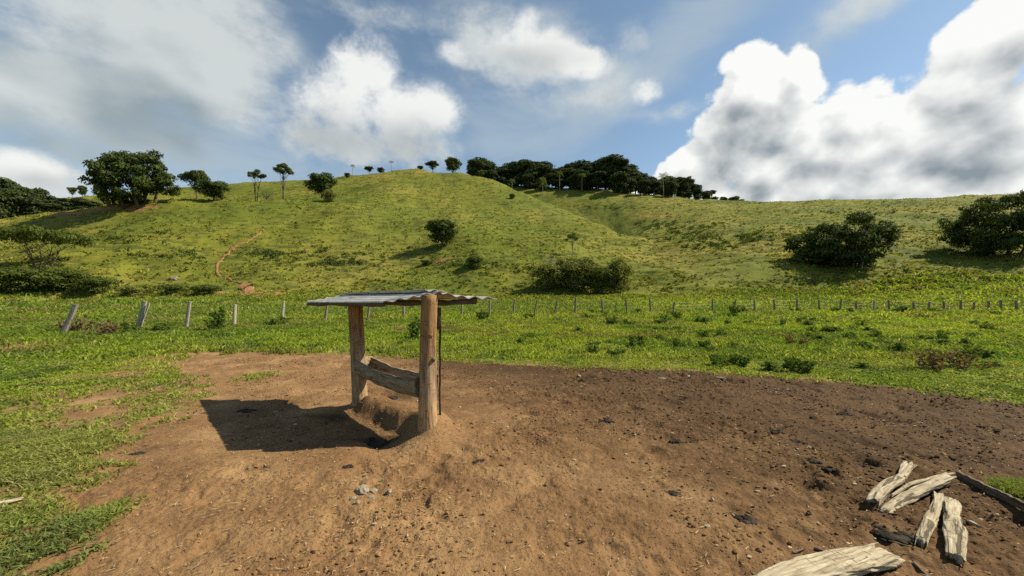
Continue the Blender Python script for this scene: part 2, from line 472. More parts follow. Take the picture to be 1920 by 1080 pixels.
def thing(name, label, cat, loc=(0, 0, 0), rotz=0.0, group=None, scale=None):
    o = bpy.data.objects.new(name, None); COL.objects.link(o)
    o.empty_display_size = 0.2
    o.location = loc; o.rotation_euler = (0, 0, rotz)
    if scale is not None: o.scale = scale
    return tag(o, label, cat, group)

AL = 0.80
def alb(c): return tuple(v * AL for v in c[:3])
class Mat:
    def __init__(s, name, rough=0.9, spec=0.2):
        s.m = bpy.data.materials.new(name); s.m.use_nodes = True
        s.nt = s.m.node_tree; s.N = s.nt.nodes; s.L = s.nt.links
        s.b = s.N['Principled BSDF']
        s.b.inputs['Roughness'].default_value = rough
        s.b.inputs['Specular IOR Level'].default_value = spec
        s.tc = s.N.new('ShaderNodeTexCoord')
    def noise(s, scale, detail=4, rough=0.55, stretch=(1, 1, 1), dist=0.0, off=(0, 0, 0), space='Object'):
        m = s.N.new('ShaderNodeMapping'); s.L.new(s.tc.outputs[space], m.inputs[0])
        m.inputs['Scale'].default_value = stretch; m.inputs['Location'].default_value = off
        n = s.N.new('ShaderNodeTexNoise'); n.inputs['Scale'].default_value = scale
        n.inputs['Detail'].default_value = detail; n.inputs['Roughness'].default_value = rough; n.inputs['Distortion'].default_value = dist
        s.L.new(m.outputs[0], n.inputs['Vector'])
        return n.outputs['Fac']
    def ramp(s, v, stops):
        n = s.N.new('ShaderNodeValToRGB'); e = n.color_ramp.elements
        while len(e) > 1: e.remove(e[-1])
        stops = [(p, alb(c)) for p, c in stops]; e[0].position = stops[0][0]; e[0].color = (*stops[0][1], 1)
        for p, c in stops[1:]:
            k = e.new(p); k.color = (*c, 1)
        s.L.new(v, n.inputs[0]); return n.outputs[0]
    def remap(s, v, a, b, c=0.0, d=1.0):
        n = s.N.new('ShaderNodeMapRange'); n.interpolation_type = 'SMOOTHSTEP'
        s.L.new(v, n.inputs['Value'])
        for k, x in zip(('From Min', 'From Max', 'To Min', 'To Max'), (a, b, c, d)): n.inputs[k].default_value = x
        return n.outputs['Result']
    def mix(s, f, a, b, blend='MIX'):
        n = s.N.new('ShaderNodeMix'); n.data_type = 'RGBA'; n.blend_type = blend
        ins = [x for x in n.inputs if x.type == 'RGBA']; fac = [x for x in n.inputs if x.type == 'VALUE'][0]
        if isinstance(f, (int, float)): fac.default_value = f
        else: s.L.new(f, fac)
        for sk, v in zip(ins, (a, b)):
            if isinstance(v, tuple): sk.default_value = (*(alb(v) if blend == 'MIX' else v[:3]), 1)
            else: s.L.new(v, sk)
        return [o for o in n.outputs if o.type == 'RGBA'][0]
    def math(s, op, a, b):
        n = s.N.new('ShaderNodeMath'); n.operation = op
        for i, v in enumerate((a, b)):
            if isinstance(v, (int, float)): n.inputs[i].default_value = v
            else: s.L.new(v, n.inputs[i])
        return n.outputs[0]
    def attr(s, name, out='Color'):
        n = s.N.new('ShaderNodeAttribute'); n.attribute_name = name; return n.outputs[out]
    def color(s, c):
        if isinstance(c, tuple): s.b.inputs['Base Color'].default_value = (*c, 1)
        else: s.L.new(c, s.b.inputs['Base Color'])
        return s
    def bump(s, h, strength=0.5, dist=0.02, normal=None):
        n = s.N.new('ShaderNodeBump'); n.inputs['Strength'].default_value = strength; n.inputs['Distance'].default_value = dist
        s.L.new(h, n.inputs['Height'])
        if normal is not None: s.L.new(normal, n.inputs['Normal'])
        s.L.new(n.outputs[0], s.b.inputs['Normal']); return n.outputs[0]
    def leafy(s, trans=0.35):
        """thin leaves: part of the light comes through"""
        t = s.N.new('ShaderNodeBsdfTranslucent')
        src = s.b.inputs['Base Color'].links[0].from_socket
        g = s.mix(1.0, src, (1.25, 1.25, 0.55), 'MULTIPLY')
        s.L.new(g, t.inputs['Color'])
        mx = s.N.new('ShaderNodeMixShader'); mx.inputs[0].default_value = trans
        s.L.new(s.b.outputs[0], mx.inputs[1]); s.L.new(t.outputs[0], mx.inputs[2])
        s.L.new(mx.outputs[0], s.N['Material Output'].inputs['Surface'])
        return s

M = {}
# trodden earth: light dry clay on the left and in front, dark dung-soaked soil to the right and behind
m = Mat('earth', 0.95, 0.15)
dk = m.attr('damp', 'Fac')
n1 = m.noise(1.3, 6, 0.6, off=(3, 1, 0)); n2 = m.noise(14, 6, 0.65); n3 = m.noise(90, 3, 0.6); n4 = m.noise(5, 5, 0.65, off=(9, 2, 0)); n5 = m.noise(38, 5, 0.7, off=(2, 5, 1))
dry = m.ramp(n1, [(0.32, (0.180, 0.099, 0.043)), (0.5, (0.25, 0.142, 0.064)), (0.68, (0.345, 0.212, 0.100))])
wet = m.ramp(n1, [(0.3, (0.052, 0.028, 0.011)), (0.7, (0.120, 0.067, 0.027))])
dkn = m.math('ADD', dk, m.math('MULTIPLY', m.math('SUBTRACT', n4, 0.5), 0.9))
c = m.mix(m.remap(dkn, 0.0, 0.9), dry, wet)
c = m.mix(m.remap(n2, 0.54, 0.72, 0, 0.5), c, (0.05, 0.032, 0.02))
c = m.mix(m.remap(n5, 0.50, 0.66, 0, 0.62), c, (0.060, 0.036, 0.020))
c = m.mix(m.remap(n3, 0.60, 0.75, 0, 0.55), c, (0.40, 0.28, 0.15))
m.color(c)
hb = m.math('ADD', m.math('MULTIPLY', n2, 0.4), m.math('ADD', m.math('MULTIPLY', n3, 0.25), m.math('MULTIPLY', n5, -0.5)))
m.bump(hb, 0.9, 0.03)
M['earth'] = m.m

m = Mat('turf_soil', 0.95, 0.1)
n1 = m.noise(0.35, 5, 0.6); n2 = m.noise(6, 5, 0.6); n3 = m.noise(40, 4, 0.6)
c = m.ramp(n1, [(0.3, (0.12, 0.165, 0.024)), (0.55, (0.19, 0.235, 0.032)), (0.75, (0.25, 0.25, 0.05))])
c = m.mix(m.remap(n2, 0.5, 0.7, 0, 0.55), c, (0.05, 0.085, 0.016))
c = m.mix(m.remap(n3, 0.55, 0.75, 0, 0.5), c, (0.20, 0.21, 0.07))
td = m.attr('trodden', 'Fac'); n4 = m.noise(3.5, 5, 0.65, off=(1, 8, 0))
# thin turf: soil shows between the plants, more so towards the bare yard
soil = m.ramp(n2, [(0.35, (0.15, 0.095, 0.045)), (0.65, (0.27, 0.165, 0.08))])
c = m.mix(m.remap(m.math('ADD', td, m.math('MULTIPLY', m.math('SUBTRACT', n4, 0.5), 2.2)), -0.9, 0.0, 0.0, 0.9), c, soil)
m.color(c); m.bump(m.math('ADD', n2, m.math('MULTIPLY', n3, 0.5)), 0.8, 0.05)
M['turf'] = m.m

m = Mat('hill_grass', 0.95, 0.1)
n1 = m.noise(0.035, 5, 0.6); n2 = m.noise(0.5, 6, 0.65); n3 = m.noise(2.6, 5, 0.65, stretch=(1, 1, 3)); n6 = m.noise(0.22, 5, 0.65, stretch=(1, 1, 4.5), off=(7, 3, 0)); n0 = m.noise(0.012, 3, 0.5, off=(50, 0, 0))
c = m.ramp(n1, [(0.36, (0.110, 0.135, 0.018)), (0.5, (0.19, 0.195, 0.026)), (0.64, (0.27, 0.225, 0.048))])
c = m.mix(m.remap(n0, 0.45, 0.62, 0, 0.55), c, (0.13, 0.16, 0.022))
c = m.mix(m.remap(n2, 0.52, 0.72, 0, 0.5), c, (0.080, 0.105, 0.019))
c = m.mix(m.remap(n3, 0.52, 0.66, 0, 0.6), c, (0.075, 0.098, 0.019))
c = m.mix(m.remap(n6, 0.49, 0.62, 0, 0.75), c, (0.068, 0.080, 0.018))
rd = m.attr('bare', 'Fac')
c = m.mix(m.remap(m.math('ADD', rd, m.math('MULTIPLY', m.math('SUBTRACT', n2, 0.5), 0.6)), 0.35, 0.6), c, (0.34, 0.17, 0.085))
m.color(c); m.bump(m.math('ADD', n2, m.math('MULTIPLY', n3, 0.7)), 0.7, 0.35)
M['hill'] = m.m

# ------------------------------------------------------------------ terrain: one sheet, cut along the edges of earth, meadow and hills
def build_terrain():
    th = np.concatenate([np.linspace(-180, -66, 50, endpoint=False), np.linspace(-66, -59, 30, endpoint=False),
                         np.linspace(-59, 59, 1050), np.linspace(59, 66, 30)[1:], np.linspace(66, 180, 50, endpoint=False)[1:]])
    th = np.radians(th)
    rr = np.concatenate([np.geomspace(0.25, 1.6, 40, endpoint=False), np.geomspace(1.6, 14, 430, endpoint=False),
                         np.geomspace(14, 60, 170, endpoint=False), np.geomspace(60, 330, 330, endpoint=False), np.geomspace(330, 1500, 30)])
    T, RR = np.meshgrid(th, rr, indexing='ij')
    X = RR * np.sin(T); Y = RR * np.cos(T)
    Z = ground_z(X.ravel(), Y.ravel())
    X = X.ravel(); Y = Y.ravel()
    nt_, nr = len(th), len(rr)
    V = np.stack([X, Y, Z], 1)
    i = np.arange(nt_); j = np.arange(nr - 1)
    I, J = np.meshgrid(i, j, indexing='ij')
    I2 = (I + 1) % nt_
    Fq = np.stack([I * nr + J, I * nr + J + 1, I2 * nr + J + 1, I2 * nr + J], -1).reshape(-1, 4)
    fx = X[Fq].mean(1); fy = Y[Fq].mean(1); fr = np.hypot(fx, fy)
    fD = fr * np.cos(np.clip(np.arctan2(fx, fy), -R(64), R(64)))
    sd = np.full(len(Fq), -30.0); k = fr < 45
    sd[k] = yard_sd(fx[k], fy[k])
    hillcut = 49 + 5 * fbm(fx / 7, fy / 7, 3, 91)
    kind = np.where(sd > 0, 0, np.where((fD > hillcut) , 2, 1))
    damp = np.clip(0.17 * V[:, 0] + 0.11 * (V[:, 1] - 3.2) + 0.20, 0.02, 1.0)
    rn = np.hypot(X, Y)
    q = rn < 15
    edge = np.zeros(len(V)); edge[q] = (1 - sstep(yard_sd(X[q], Y[q]), 0.0, 1.6)) * sstep(X[q], -2.6, -0.5)
    damp = np.clip(damp + 0.55 * edge, 0, 1)
    def dark_patch(px, py, w, h, a):
        cx, cy = flat(px, py)
        return a * np.exp(-((X - cx) / w) ** 2 - ((Y - cy) / h) ** 2)
    damp = damp + dark_patch(760, 735, 0.45, 0.4, 0.7) + dark_patch(720, 812, 0.3, 0.12, 1.0) + dark_patch(620, 775, 0.35, 0.1, 0.8) + dark_patch(290, 835, 0.35, 0.2, 0.35)  # darker patches in the yard, one a strip left of the far post
    axv = (X - POST_NEAR[0]) * RIDGE[0] + (Y - POST_NEAR[1]) * RIDGE[1]; cxv = (X - POST_NEAR[0]) * CROSS[0] + (Y - POST_NEAR[1]) * CROSS[1]
    on = np.exp(-((cxv - 0.10) / 0.26) ** 4) * sstep(axv, -0.5, -0.1) * (1 - sstep(axv, 1.5, 1.9))
    damp = np.clip(damp * (1 - on) - 0.35 * on, -0.4, 1.6)
    bare = np.zeros(len(V))
    sdv = np.full(len(V), -5.0); q = rn < 30; sdv[q] = yard_sd(X[q], Y[q])
    for (px, py, w, h) in ((820, 492, 4.5, 1.0), (385, 545, 3.2, 1.4), (488, 549, 4.6, 2.0), (230, 388, 11.0, 1.6), (130, 400, 9.0, 1.2)):
        p = at(px, py, smooth=True)
        bare = np.maximum(bare, np.exp(-((X - p.x) / w) ** 2 - ((Y - p.y) / h) ** 2))
    objs = []
    for kk, nm, mat in ((0, 'dirt_yard', 'earth'), (1, 'meadow', 'turf'), (2, 'hills', 'hill')):
        Fk = Fq[kind == kk]
        used, inv = np.unique(Fk.ravel(), return_inverse=True)
        me = mesh_np(nm, V[used], inv.reshape(-1, 4)[:, ::-1], smooth=True, extra={'damp': damp[used], 'bare': bare[used], 'trodden': sdv[used]})
        o = link(nm, me, M[mat]); tag(o, kind='structure'); objs.append(o)
    # close the small hole under the camera
    c = [(0.25 * math.sin(a), 0.25 * math.cos(a)) for a in th]
    return objs
build_terrain()

# ------------------------------------------------------------------ materials of the things
def leaf_mat(name, base, trans=0.3, rough=0.6):
    m = Mat(name, max(rough, 0.75), 0.08)
    c = m.mix(1.0, alb(base), m.attr('tint'), 'MULTIPLY')
    m.color(c).leafy(trans); return m.m
M['leaf_dark'] = leaf_mat('dark_leaves', (0.066, 0.096, 0.027), 0.27)
M['leaf_mid'] = leaf_mat('green_leaves', (0.10, 0.135, 0.030), 0.34)
M['leaf_light'] = leaf_mat('pale_leaves', (0.20, 0.225, 0.065), 0.36)
M['leaf_wood'] = leaf_mat('wood_leaves', (0.052, 0.076, 0.027), 0.22)
M['weed'] = leaf_mat('weed_leaves', (0.105, 0.165, 0.034), 0.32)
M['weed_dry'] = leaf_mat('dry_weed', (0.17, 0.13, 0.065), 0.25)
M['blade'] = leaf_mat('grass_blades', (1.0, 1.0, 1.0), 0.45)
M['tuft'] = leaf_mat('hill_tufts', (1.0, 1.0, 1.0), 0.25, 0.9)

m = Mat('bark', 0.95, 0.1)
n = m.noise(3.0, 6, 0.65, stretch=(4, 4, 0.7))
m.color(m.ramp(n, [(0.3, (0.045, 0.034, 0.024)), (0.55, (0.12, 0.095, 0.07)), (0.75, (0.22, 0.19, 0.15))]))
m.bump(n, 0.8, 0.05); M['bark'] = m.m
m = Mat('pale_bark', 0.95, 0.1)
n = m.noise(3.0, 6, 0.65, stretch=(4, 4, 0.7))
m.color(m.ramp(n, [(0.3, (0.16, 0.135, 0.10)), (0.7, (0.36, 0.32, 0.26))])); M['pale_bark'] = m.m

def wood(name, dark, mid, light, axis, scale=9.0, crack=0.6, bump=0.7):
    """timber with grain and drying cracks along one axis"""
    m = Mat(name, 0.88, 0.2)
    st = [1.0, 1.0, 1.0]; st[axis] = 0.07
    st2 = [1.0, 1.0, 1.0]; st2[axis] = 0.09
    g = m.noise(scale * 9, 6, 0.65, stretch=tuple(st), dist=0.3)
    sx = [0.5, 0.5, 0.5]; sx[axis] = 3.0
    x = m.noise(scale * 2.2, 5, 0.6, stretch=tuple(sx), dist=0.3, off=(8, 1, 3))
    k = m.noise(scale * 3.2, 5, 0.55, stretch=tuple(st2), dist=0.15, off=(4, 2, 7))
    b = m.noise(3.5, 5, 0.6)
    c = m.ramp(g, [(0.36, dark), (0.5, mid), (0.64, light)])
    c = m.mix(m.remap(b, 0.42, 0.7, 0.0, 0.6), c, mid)
    line = m.math('MAXIMUM', m.remap(k, 0.57, 0.63), m.math('MULTIPLY', m.remap(x, 0.60, 0.66), 0.7))
    line = m.math('MULTIPLY', line, crack)
    c = m.mix(line, c, tuple(v * 0.25 for v in dark))
    m.color(c)
    m.bump(m.math('SUBTRACT', m.math('MULTIPLY', g, 0.5), line), bump, 0.015)
    return m
M['log'] = wood('bleached_wood', (0.20, 0.155, 0.10), (0.40, 0.335, 0.225), (0.58, 0.51, 0.37), 0, 7.0, 0.85).m
M['fence_wood'] = wood('grey_post_wood', (0.20, 0.17, 0.125), (0.40, 0.355, 0.28), (0.58, 0.53, 0.44), 2, 10).m
M['fence_dark'] = wood('dark_post_wood', (0.11, 0.09, 0.065), (0.24, 0.205, 0.155), (0.38, 0.335, 0.265), 2, 10).m
M['trough'] = wood('weathered_trough_wood', (0.13, 0.092, 0.055), (0.29, 0.215, 0.135), (0.43, 0.34, 0.23), 1, 9).m
M['rail'] = wood('dark_rail_wood', (0.06, 0.04, 0.028), (0.12, 0.08, 0.055), (0.18, 0.125, 0.085), 0, 10, 0.4).m
M['board'] = wood('old_board_wood', (0.07, 0.05, 0.032), (0.15, 0.11, 0.07), (0.25, 0.19, 0.125), 0, 9).m
m = wood('stripped_post_wood', (0.20, 0.125, 0.07), (0.35, 0.235, 0.14), (0.50, 0.37, 0.24), 2, 8, 0.55)
# red-brown upper end with the roof's shade put into its colour, paler lower end
sp = m.N.new('ShaderNodeSeparateXYZ'); m.L.new(m.tc.outputs['Object'], sp.inputs[0])
src = m.b.inputs['Base Color'].links[0].from_socket
hgt = m.math('ADD', sp.outputs[2], m.math('MULTIPLY', m.math('SUBTRACT', m.noise(4, 4, 0.6), 0.5), 0.9))
c = m.mix(m.remap(hgt, 0.75, 1.15), src, m.mix(1.0, src, (0.84, 0.68, 0.50), 'MULTIPLY'))
c = m.mix(m.remap(hgt, 0.6, 0.15), c, m.mix(1.0, src, (1.1, 1.05, 0.9), 'MULTIPLY'))
m.color(c); M['post'] = m.m
m = Mat('end_grain', 0.9, 0.2)
n = m.noise(30, 4, 0.6); m.color(m.ramp(n, [(0.3, (0.10, 0.07, 0.05)), (0.7, (0.2, 0.15, 0.1))])); M['knot'] = m.m
m = Mat('fibre_cement', 0.85, 0.25)
n = m.noise(5, 6, 0.65); n2 = m.noise(40, 4, 0.6)
c = m.ramp(n, [(0.3, (0.40, 0.385, 0.34)), (0.55, (0.62, 0.60, 0.55)), (0.75, (0.78, 0.75, 0.68))])
c = m.mix(m.remap(n2, 0.55, 0.72, 0, 0.6), c, (0.13, 0.13, 0.125))
m.color(c); m.bump(n2, 0.3, 0.006); M['roof'] = m.m
m = Mat('wire', 0.5, 0.5); m.b.inputs['Metallic'].default_value = 0.3; m.color((0.16, 0.13, 0.11)); M['wire'] = m.m
m = Mat('dung', 0.95, 0.05)
n = m.noise(14, 5, 0.65); m.color(m.ramp(n, [(0.35, (0.020, 0.016, 0.012)), (0.6, (0.055, 0.046, 0.036)), (0.75, (0.13, 0.115, 0.10))])); m.bump(n, 1.0, 0.03); M['dung'] = m.m
m = Mat('stone', 0.9, 0.2)
n = m.noise(20, 5, 0.6); m.color(m.ramp(n, [(0.3, (0.18, 0.14, 0.09)), (0.6, (0.33, 0.275, 0.195)), (0.75, (0.48, 0.43, 0.33))])); m.bump(n, 0.8, 0.02); M['stone'] = m.m
m = Mat('brick', 0.9, 0.2)
n = m.noise(30, 5, 0.6); m.color(m.ramp(n, [(0.3, (0.13, 0.05, 0.04)), (0.7, (0.27, 0.11, 0.08))])); M['brick'] = m.m
m = Mat('clods', 0.97, 0.1); m.color(m.mix(1.0, m.attr('tint'), alb((1.0, 1.0, 1.0)), 'MULTIPLY')); m.bump(m.noise(60, 3, 0.6), 0.7, 0.01); M['clod'] = m.m
m = Mat('path_earth', 0.95, 0.1)
n = m.noise(1.2, 5, 0.6); m.color(m.ramp(n, [(0.3, (0.23, 0.105, 0.048)), (0.7, (0.36, 0.195, 0.095))])); M['path'] = m.m

# ------------------------------------------------------------------ shapes
def sweep(paths, sides=8, seed=0, wob=0.0):
    """several tapering limbs -> one (verts, quads); path = [(point, radius), ...]"""
    r_ = np.random.default_rng(seed); V = []; Fs = []; base = 0
    for path in paths:
        P = np.array([p for p, _ in path], float); rad = np.array([q for _, q in path], float)
        n = len(P)
        T = np.gradient(P, axis=0); T /= np.linalg.norm(T, axis=1)[:, None] + 1e-9
        ref = np.array([0.0, 0, 1.0]) if abs(T[:, 2]).mean() < 0.8 else np.array([1.0, 0, 0])
        A = np.cross(T, ref); A /= np.linalg.norm(A, axis=1)[:, None] + 1e-9
        B = np.cross(T, A)
        ang = np.linspace(0, 2 * math.pi, sides, endpoint=False)
        w = 1 + wob * (r_.random((n, sides)) - 0.5) if wob else np.ones((n, sides))
        ring = P[:, None, :] + (A[:, None, :] * np.cos(ang)[None, :, None] + B[:, None, :] * np.sin(ang)[None, :, None]) * (rad[:, None] * w)[:, :, None]
        V.append(ring.reshape(-1, 3))
        i, j = np.meshgrid(np.arange(n - 1), np.arange(sides), indexing='ij'); j2 = (j + 1) % sides
        Fs.append(np.stack([base + i * sides + j, base + i * sides + j2, base + (i + 1) * sides + j2, base + (i + 1) * sides + j], -1).reshape(-1, 4))
        # end caps as fans of quads onto a centre vertex pair
        for end in (0, n - 1):
            c = base + n * sides + (0 if end == 0 else 1)
            V.append(P[end][None]);
            ids = base + end * sides + np.arange(0, sides, 2)
            q = np.stack([np.full(len(ids), c), ids, base + end * sides + (np.arange(0, sides, 2) + 1) % sides, base + end * sides + (np.arange(0, sides, 2) + 2) % sides], -1)
            Fs.append(q if end else q[:, ::-1])
        base += n * sides + 2
    return np.concatenate(V), np.concatenate(Fs)

def leaf_cloud(clumps, n, size, seed, shell=0.55, flat_=0.35, tintvar=0.35, elong=1.7, thin=0.0):
    """leaf-sized faces through ellipsoidal clumps: (centre, radii, weight)"""
    r_ = np.random.default_rng(seed)
    C = np.array([c for c, _, _ in clumps], float); RD = np.array([r for _, r, _ in clumps], float)
    w = np.array([k * (r[0] * r[1] + r[0] * r[2] + r[1] * r[2]) for _, r, k in clumps]); w /= w.sum()
    idx = r_.choice(len(clumps), n, p=w)
    d = r_.normal(size=(n, 3)); d /= np.linalg.norm(d, axis=1)[:, None]
    d[:, 2] = np.where((d[:, 2] < 0) & (r_.random(n) < 0.45), -d[:, 2], d[:, 2])
    rad = shell + (1.08 - shell) * r_.random(n) ** 0.7
    rad *= 1 + 0.22 * (r_.random(n) - 0.5)
    P = C[idx] + d * RD[idx] * rad[:, None]
    nrm = d * 1.5 + r_.normal(size=(n, 3)) * 0.6 + np.array([0, 0, flat_])
    nrm /= np.linalg.norm(nrm, axis=1)[:, None]
    a = np.cross(nrm, r_.normal(size=(n, 3))); a /= np.linalg.norm(a, axis=1)[:, None]
    b = np.cross(nrm, a)
    s = size * (0.6 + 0.8 * r_.random(n))
    a *= (s * elong * 0.5)[:, None]; b *= (s * 0.5)[:, None]
    V = np.stack([P - a, P + b * 0.9 + a * 0.1, P + a, P - b * 0.9 + a * 0.1], 1).reshape(-1, 3)
    Fq = np.arange(n * 4).reshape(-1, 4)
    ct = (1 + tintvar * (r_.random(len(clumps)) - 0.5))[idx] * (1 + 0.6 * tintvar * (r_.random(n) - 0.5))
    hue = r_.random(n)
    col = np.stack([ct * (0.85 + 0.4 * hue), ct, ct * (0.8 + 0.3 * r_.random(n))], 1)
    return V, Fq, np.repeat(col, 4, 0)

def bent(p0, p1, r0, r1, seed, k=5, amp=0.08, rise=0.0):
    r_ = np.random.default_rng(seed); p0 = np.array(p0, float); p1 = np.array(p1, float)
    L = np.linalg.norm(p1 - p0); out = []
    off = np.zeros(3)
    for i in range(k + 1):
        t = i / k
        if 0 < i < k: off = off + r_.normal(size=3) * amp * L / k
        p = p0 + (p1 - p0) * t + off * (1 - t * t * 0.7); p[2] += rise * L * math.sin(math.pi * t)
        out.append((p, r0 + (r1 - r0) * t ** 0.8))
    return out

def make_tree(seed, H, W, base_h, trunk_r, clump_r, n_limbs, n_leaves, leaf, stems=1, top_flat=0.5, flat_clump=0.6, layers=None, lean=0.0, shell=0.55, inner=True, tintvar=0.45, lump=1.0):
    """trunk and crown meshes of a tree H tall and W wide whose crown starts base_h above the ground"""
    r_ = np.random.default_rng(seed); limbs = []; clumps = []
    tops = []
    for s in range(stems):
        a = 2 * math.pi * (s + r_.random() * 0.6) / stems
        sp = 0.0 if stems == 1 else W * 0.10
        p0 = (math.cos(a) * sp * 0.4, math.sin(a) * sp * 0.4, -0.3)
        p1 = (math.cos(a) * sp * 1.6 + lean * H * 0.3, math.sin(a) * sp * 1.6, base_h + (H - base_h) * 0.30)
        tr = trunk_r / (stems ** 0.4)
        limbs.append(bent(p0, p1, tr * 1.25, tr * 0.6, seed * 31 + s, 6, 0.10))
        tops.append((limbs[-1], tr))
    for i in range(n_limbs):
        # points spread over a dome, more on its rim than in its middle
        k = (i + 0.5) / n_limbs; a = i * 2.39996 + r_.random() * 0.5
        rr = math.sqrt(k) * (0.80 + 0.22 * r_.random())
        zz = (1 - rr ** 2.2) ** 0.5 if rr < 1 else 0.0
        z = base_h + (H - base_h) * (0.18 + (0.66 + 0.10 * (r_.random() - 0.5)) * (top_flat + (1 - top_flat) * zz) * (0.75 + 0.35 * r_.random()))
        cr = clump_r * (0.75 + 0.5 * r_.random()) * lump
        z = min(z, H - cr * flat_clump)
        c = np.array([math.cos(a) * rr * (W / 2 - cr * 0.7) + lean * H * 0.4, math.sin(a) * rr * (W / 2 - cr * 0.7), z])
        clumps.append((c, (cr * (0.9 + 0.3 * r_.random()), cr * (0.9 + 0.3 * r_.random()), cr * flat_clump * (0.8 + 0.4 * r_.random())), 1.0))
        st, tr = tops[i % stems]
        q = st[3 + (i % 4) if len(st) > 6 else -1][0]
        limbs.append(bent(q, c - np.array([0, 0, cr * 0.2]), tr * 0.45, tr * 0.10, seed * 77 + i, 5, 0.12, 0.06))
        if layers:
            for q in range(layers):
                c2 = c * np.array([0.62 + 0.3 * r_.random(), 0.62 + 0.3 * r_.random(), 1]) ; c2[2] = base_h + (c[2] - base_h) * (0.15 + 0.5 * r_.random())
                clumps.append((c2, (cr * 0.85, cr * 0.85, cr * flat_clump * 0.8), 0.7))
    if inner:
        clumps.append((np.array([lean * H * 0.3, 0, base_h + (H - base_h) * 0.42]), (W * 0.26, W * 0.26, (H - base_h) * 0.26), 0.6))
    tv, tf = sweep(limbs, 6, seed)
    cv, cf, cc = leaf_cloud(clumps, n_leaves, leaf, seed + 5, shell, tintvar=tintvar)
    cv[:, 2] = np.maximum(cv[:, 2], 0.05)
    return (tv, tf), (cv, cf, cc), limbs

def tree_template(name, bark, leaf_m, **kw):
    (tv, tf), (cv, cf, cc), limbs = make_tree(**kw)
    t = mesh_np(name + '_trunk', tv, tf, smooth=True); t.materials.append(M[bark])
    c = mesh_np(name + '_crown', cv, cf, cc); c.materials.append(M[leaf_m])
    return dict(trunk=t, crown=c, H=kw['H'], W=kw['W'])

def plant_tree(name, tpl, loc, label, cat='tree', height=None, width=None, group=None, rot=None, parts=('trunk', 'crown'), sink=0.15):
    h = (height or tpl['H']) / tpl['H']; w = (width / tpl['W']) if width else h
    root = thing(name, label, cat, (loc[0], loc[1], loc[2] - sink), rng.random() * 6.28 if rot is None else rot, group, (w, w, h))
    for p in parts:
        if p in tpl: link(p, tpl[p], parent=root)
    return root

TPL = {}
TPL['round'] = tree_template('round', 'bark', 'leaf_dark', seed=11, H=8, W=9, base_h=1.4, trunk_r=0.28, clump_r=1.5, n_limbs=16, n_leaves=5200, leaf=0.34, top_flat=0.35, flat_clump=0.7, layers=1)
TPL['round_b'] = tree_template('round_wide', 'bark', 'leaf_dark', seed=17, H=8, W=10, base_h=1.8, trunk_r=0.25, clump_r=1.4, n_limbs=14, n_leaves=4200, leaf=0.34, top_flat=0.5, flat_clump=0.55, lean=0.12)
TPL['umbrella'] = tree_template('umbrella', 'bark', 'leaf_dark', seed=24, H=14, W=9.5, base_h=4.2, trunk_r=0.30, clump_r=1.5, n_limbs=12, n_leaves=3000, leaf=0.34, top_flat=0.25, flat_clump=0.5, inner=False, lean=0.06, shell=0.3)
TPL['umbrella_b'] = tree_template('open_umbrella', 'bark', 'leaf_dark', seed=33, H=12, W=11, base_h=5.0, trunk_r=0.28, clump_r=1.3, n_limbs=10, n_leaves=2000, leaf=0.34, top_flat=0.6, flat_clump=0.45, inner=False, lean=-0.12, shell=0.3, stems=2)
for i, kw in enumerate((dict(H=15, W=9, base_h=1.0, clump_r=2.0, n_limbs=22, layers=2, top_flat=0.3), dict(H=17, W=11, base_h=3.5, clump_r=2.1, n_limbs=20, layers=1, top_flat=0.45),
                        dict(H=14, W=10, base_h=0.6, clump_r=2.2, n_limbs=22, layers=2, top_flat=0.35), dict(H=18, W=13, base_h=7.0, clump_r=2.2, n_limbs=18, layers=0, top_flat=0.5))):
    TPL['wood_%d' % i] = tree_template('wood', 'bark', 'leaf_wood', seed=41 + i, trunk_r=0.35, n_leaves=3600, leaf=0.62, flat_clump=0.62, inner=(i != 3), **kw)
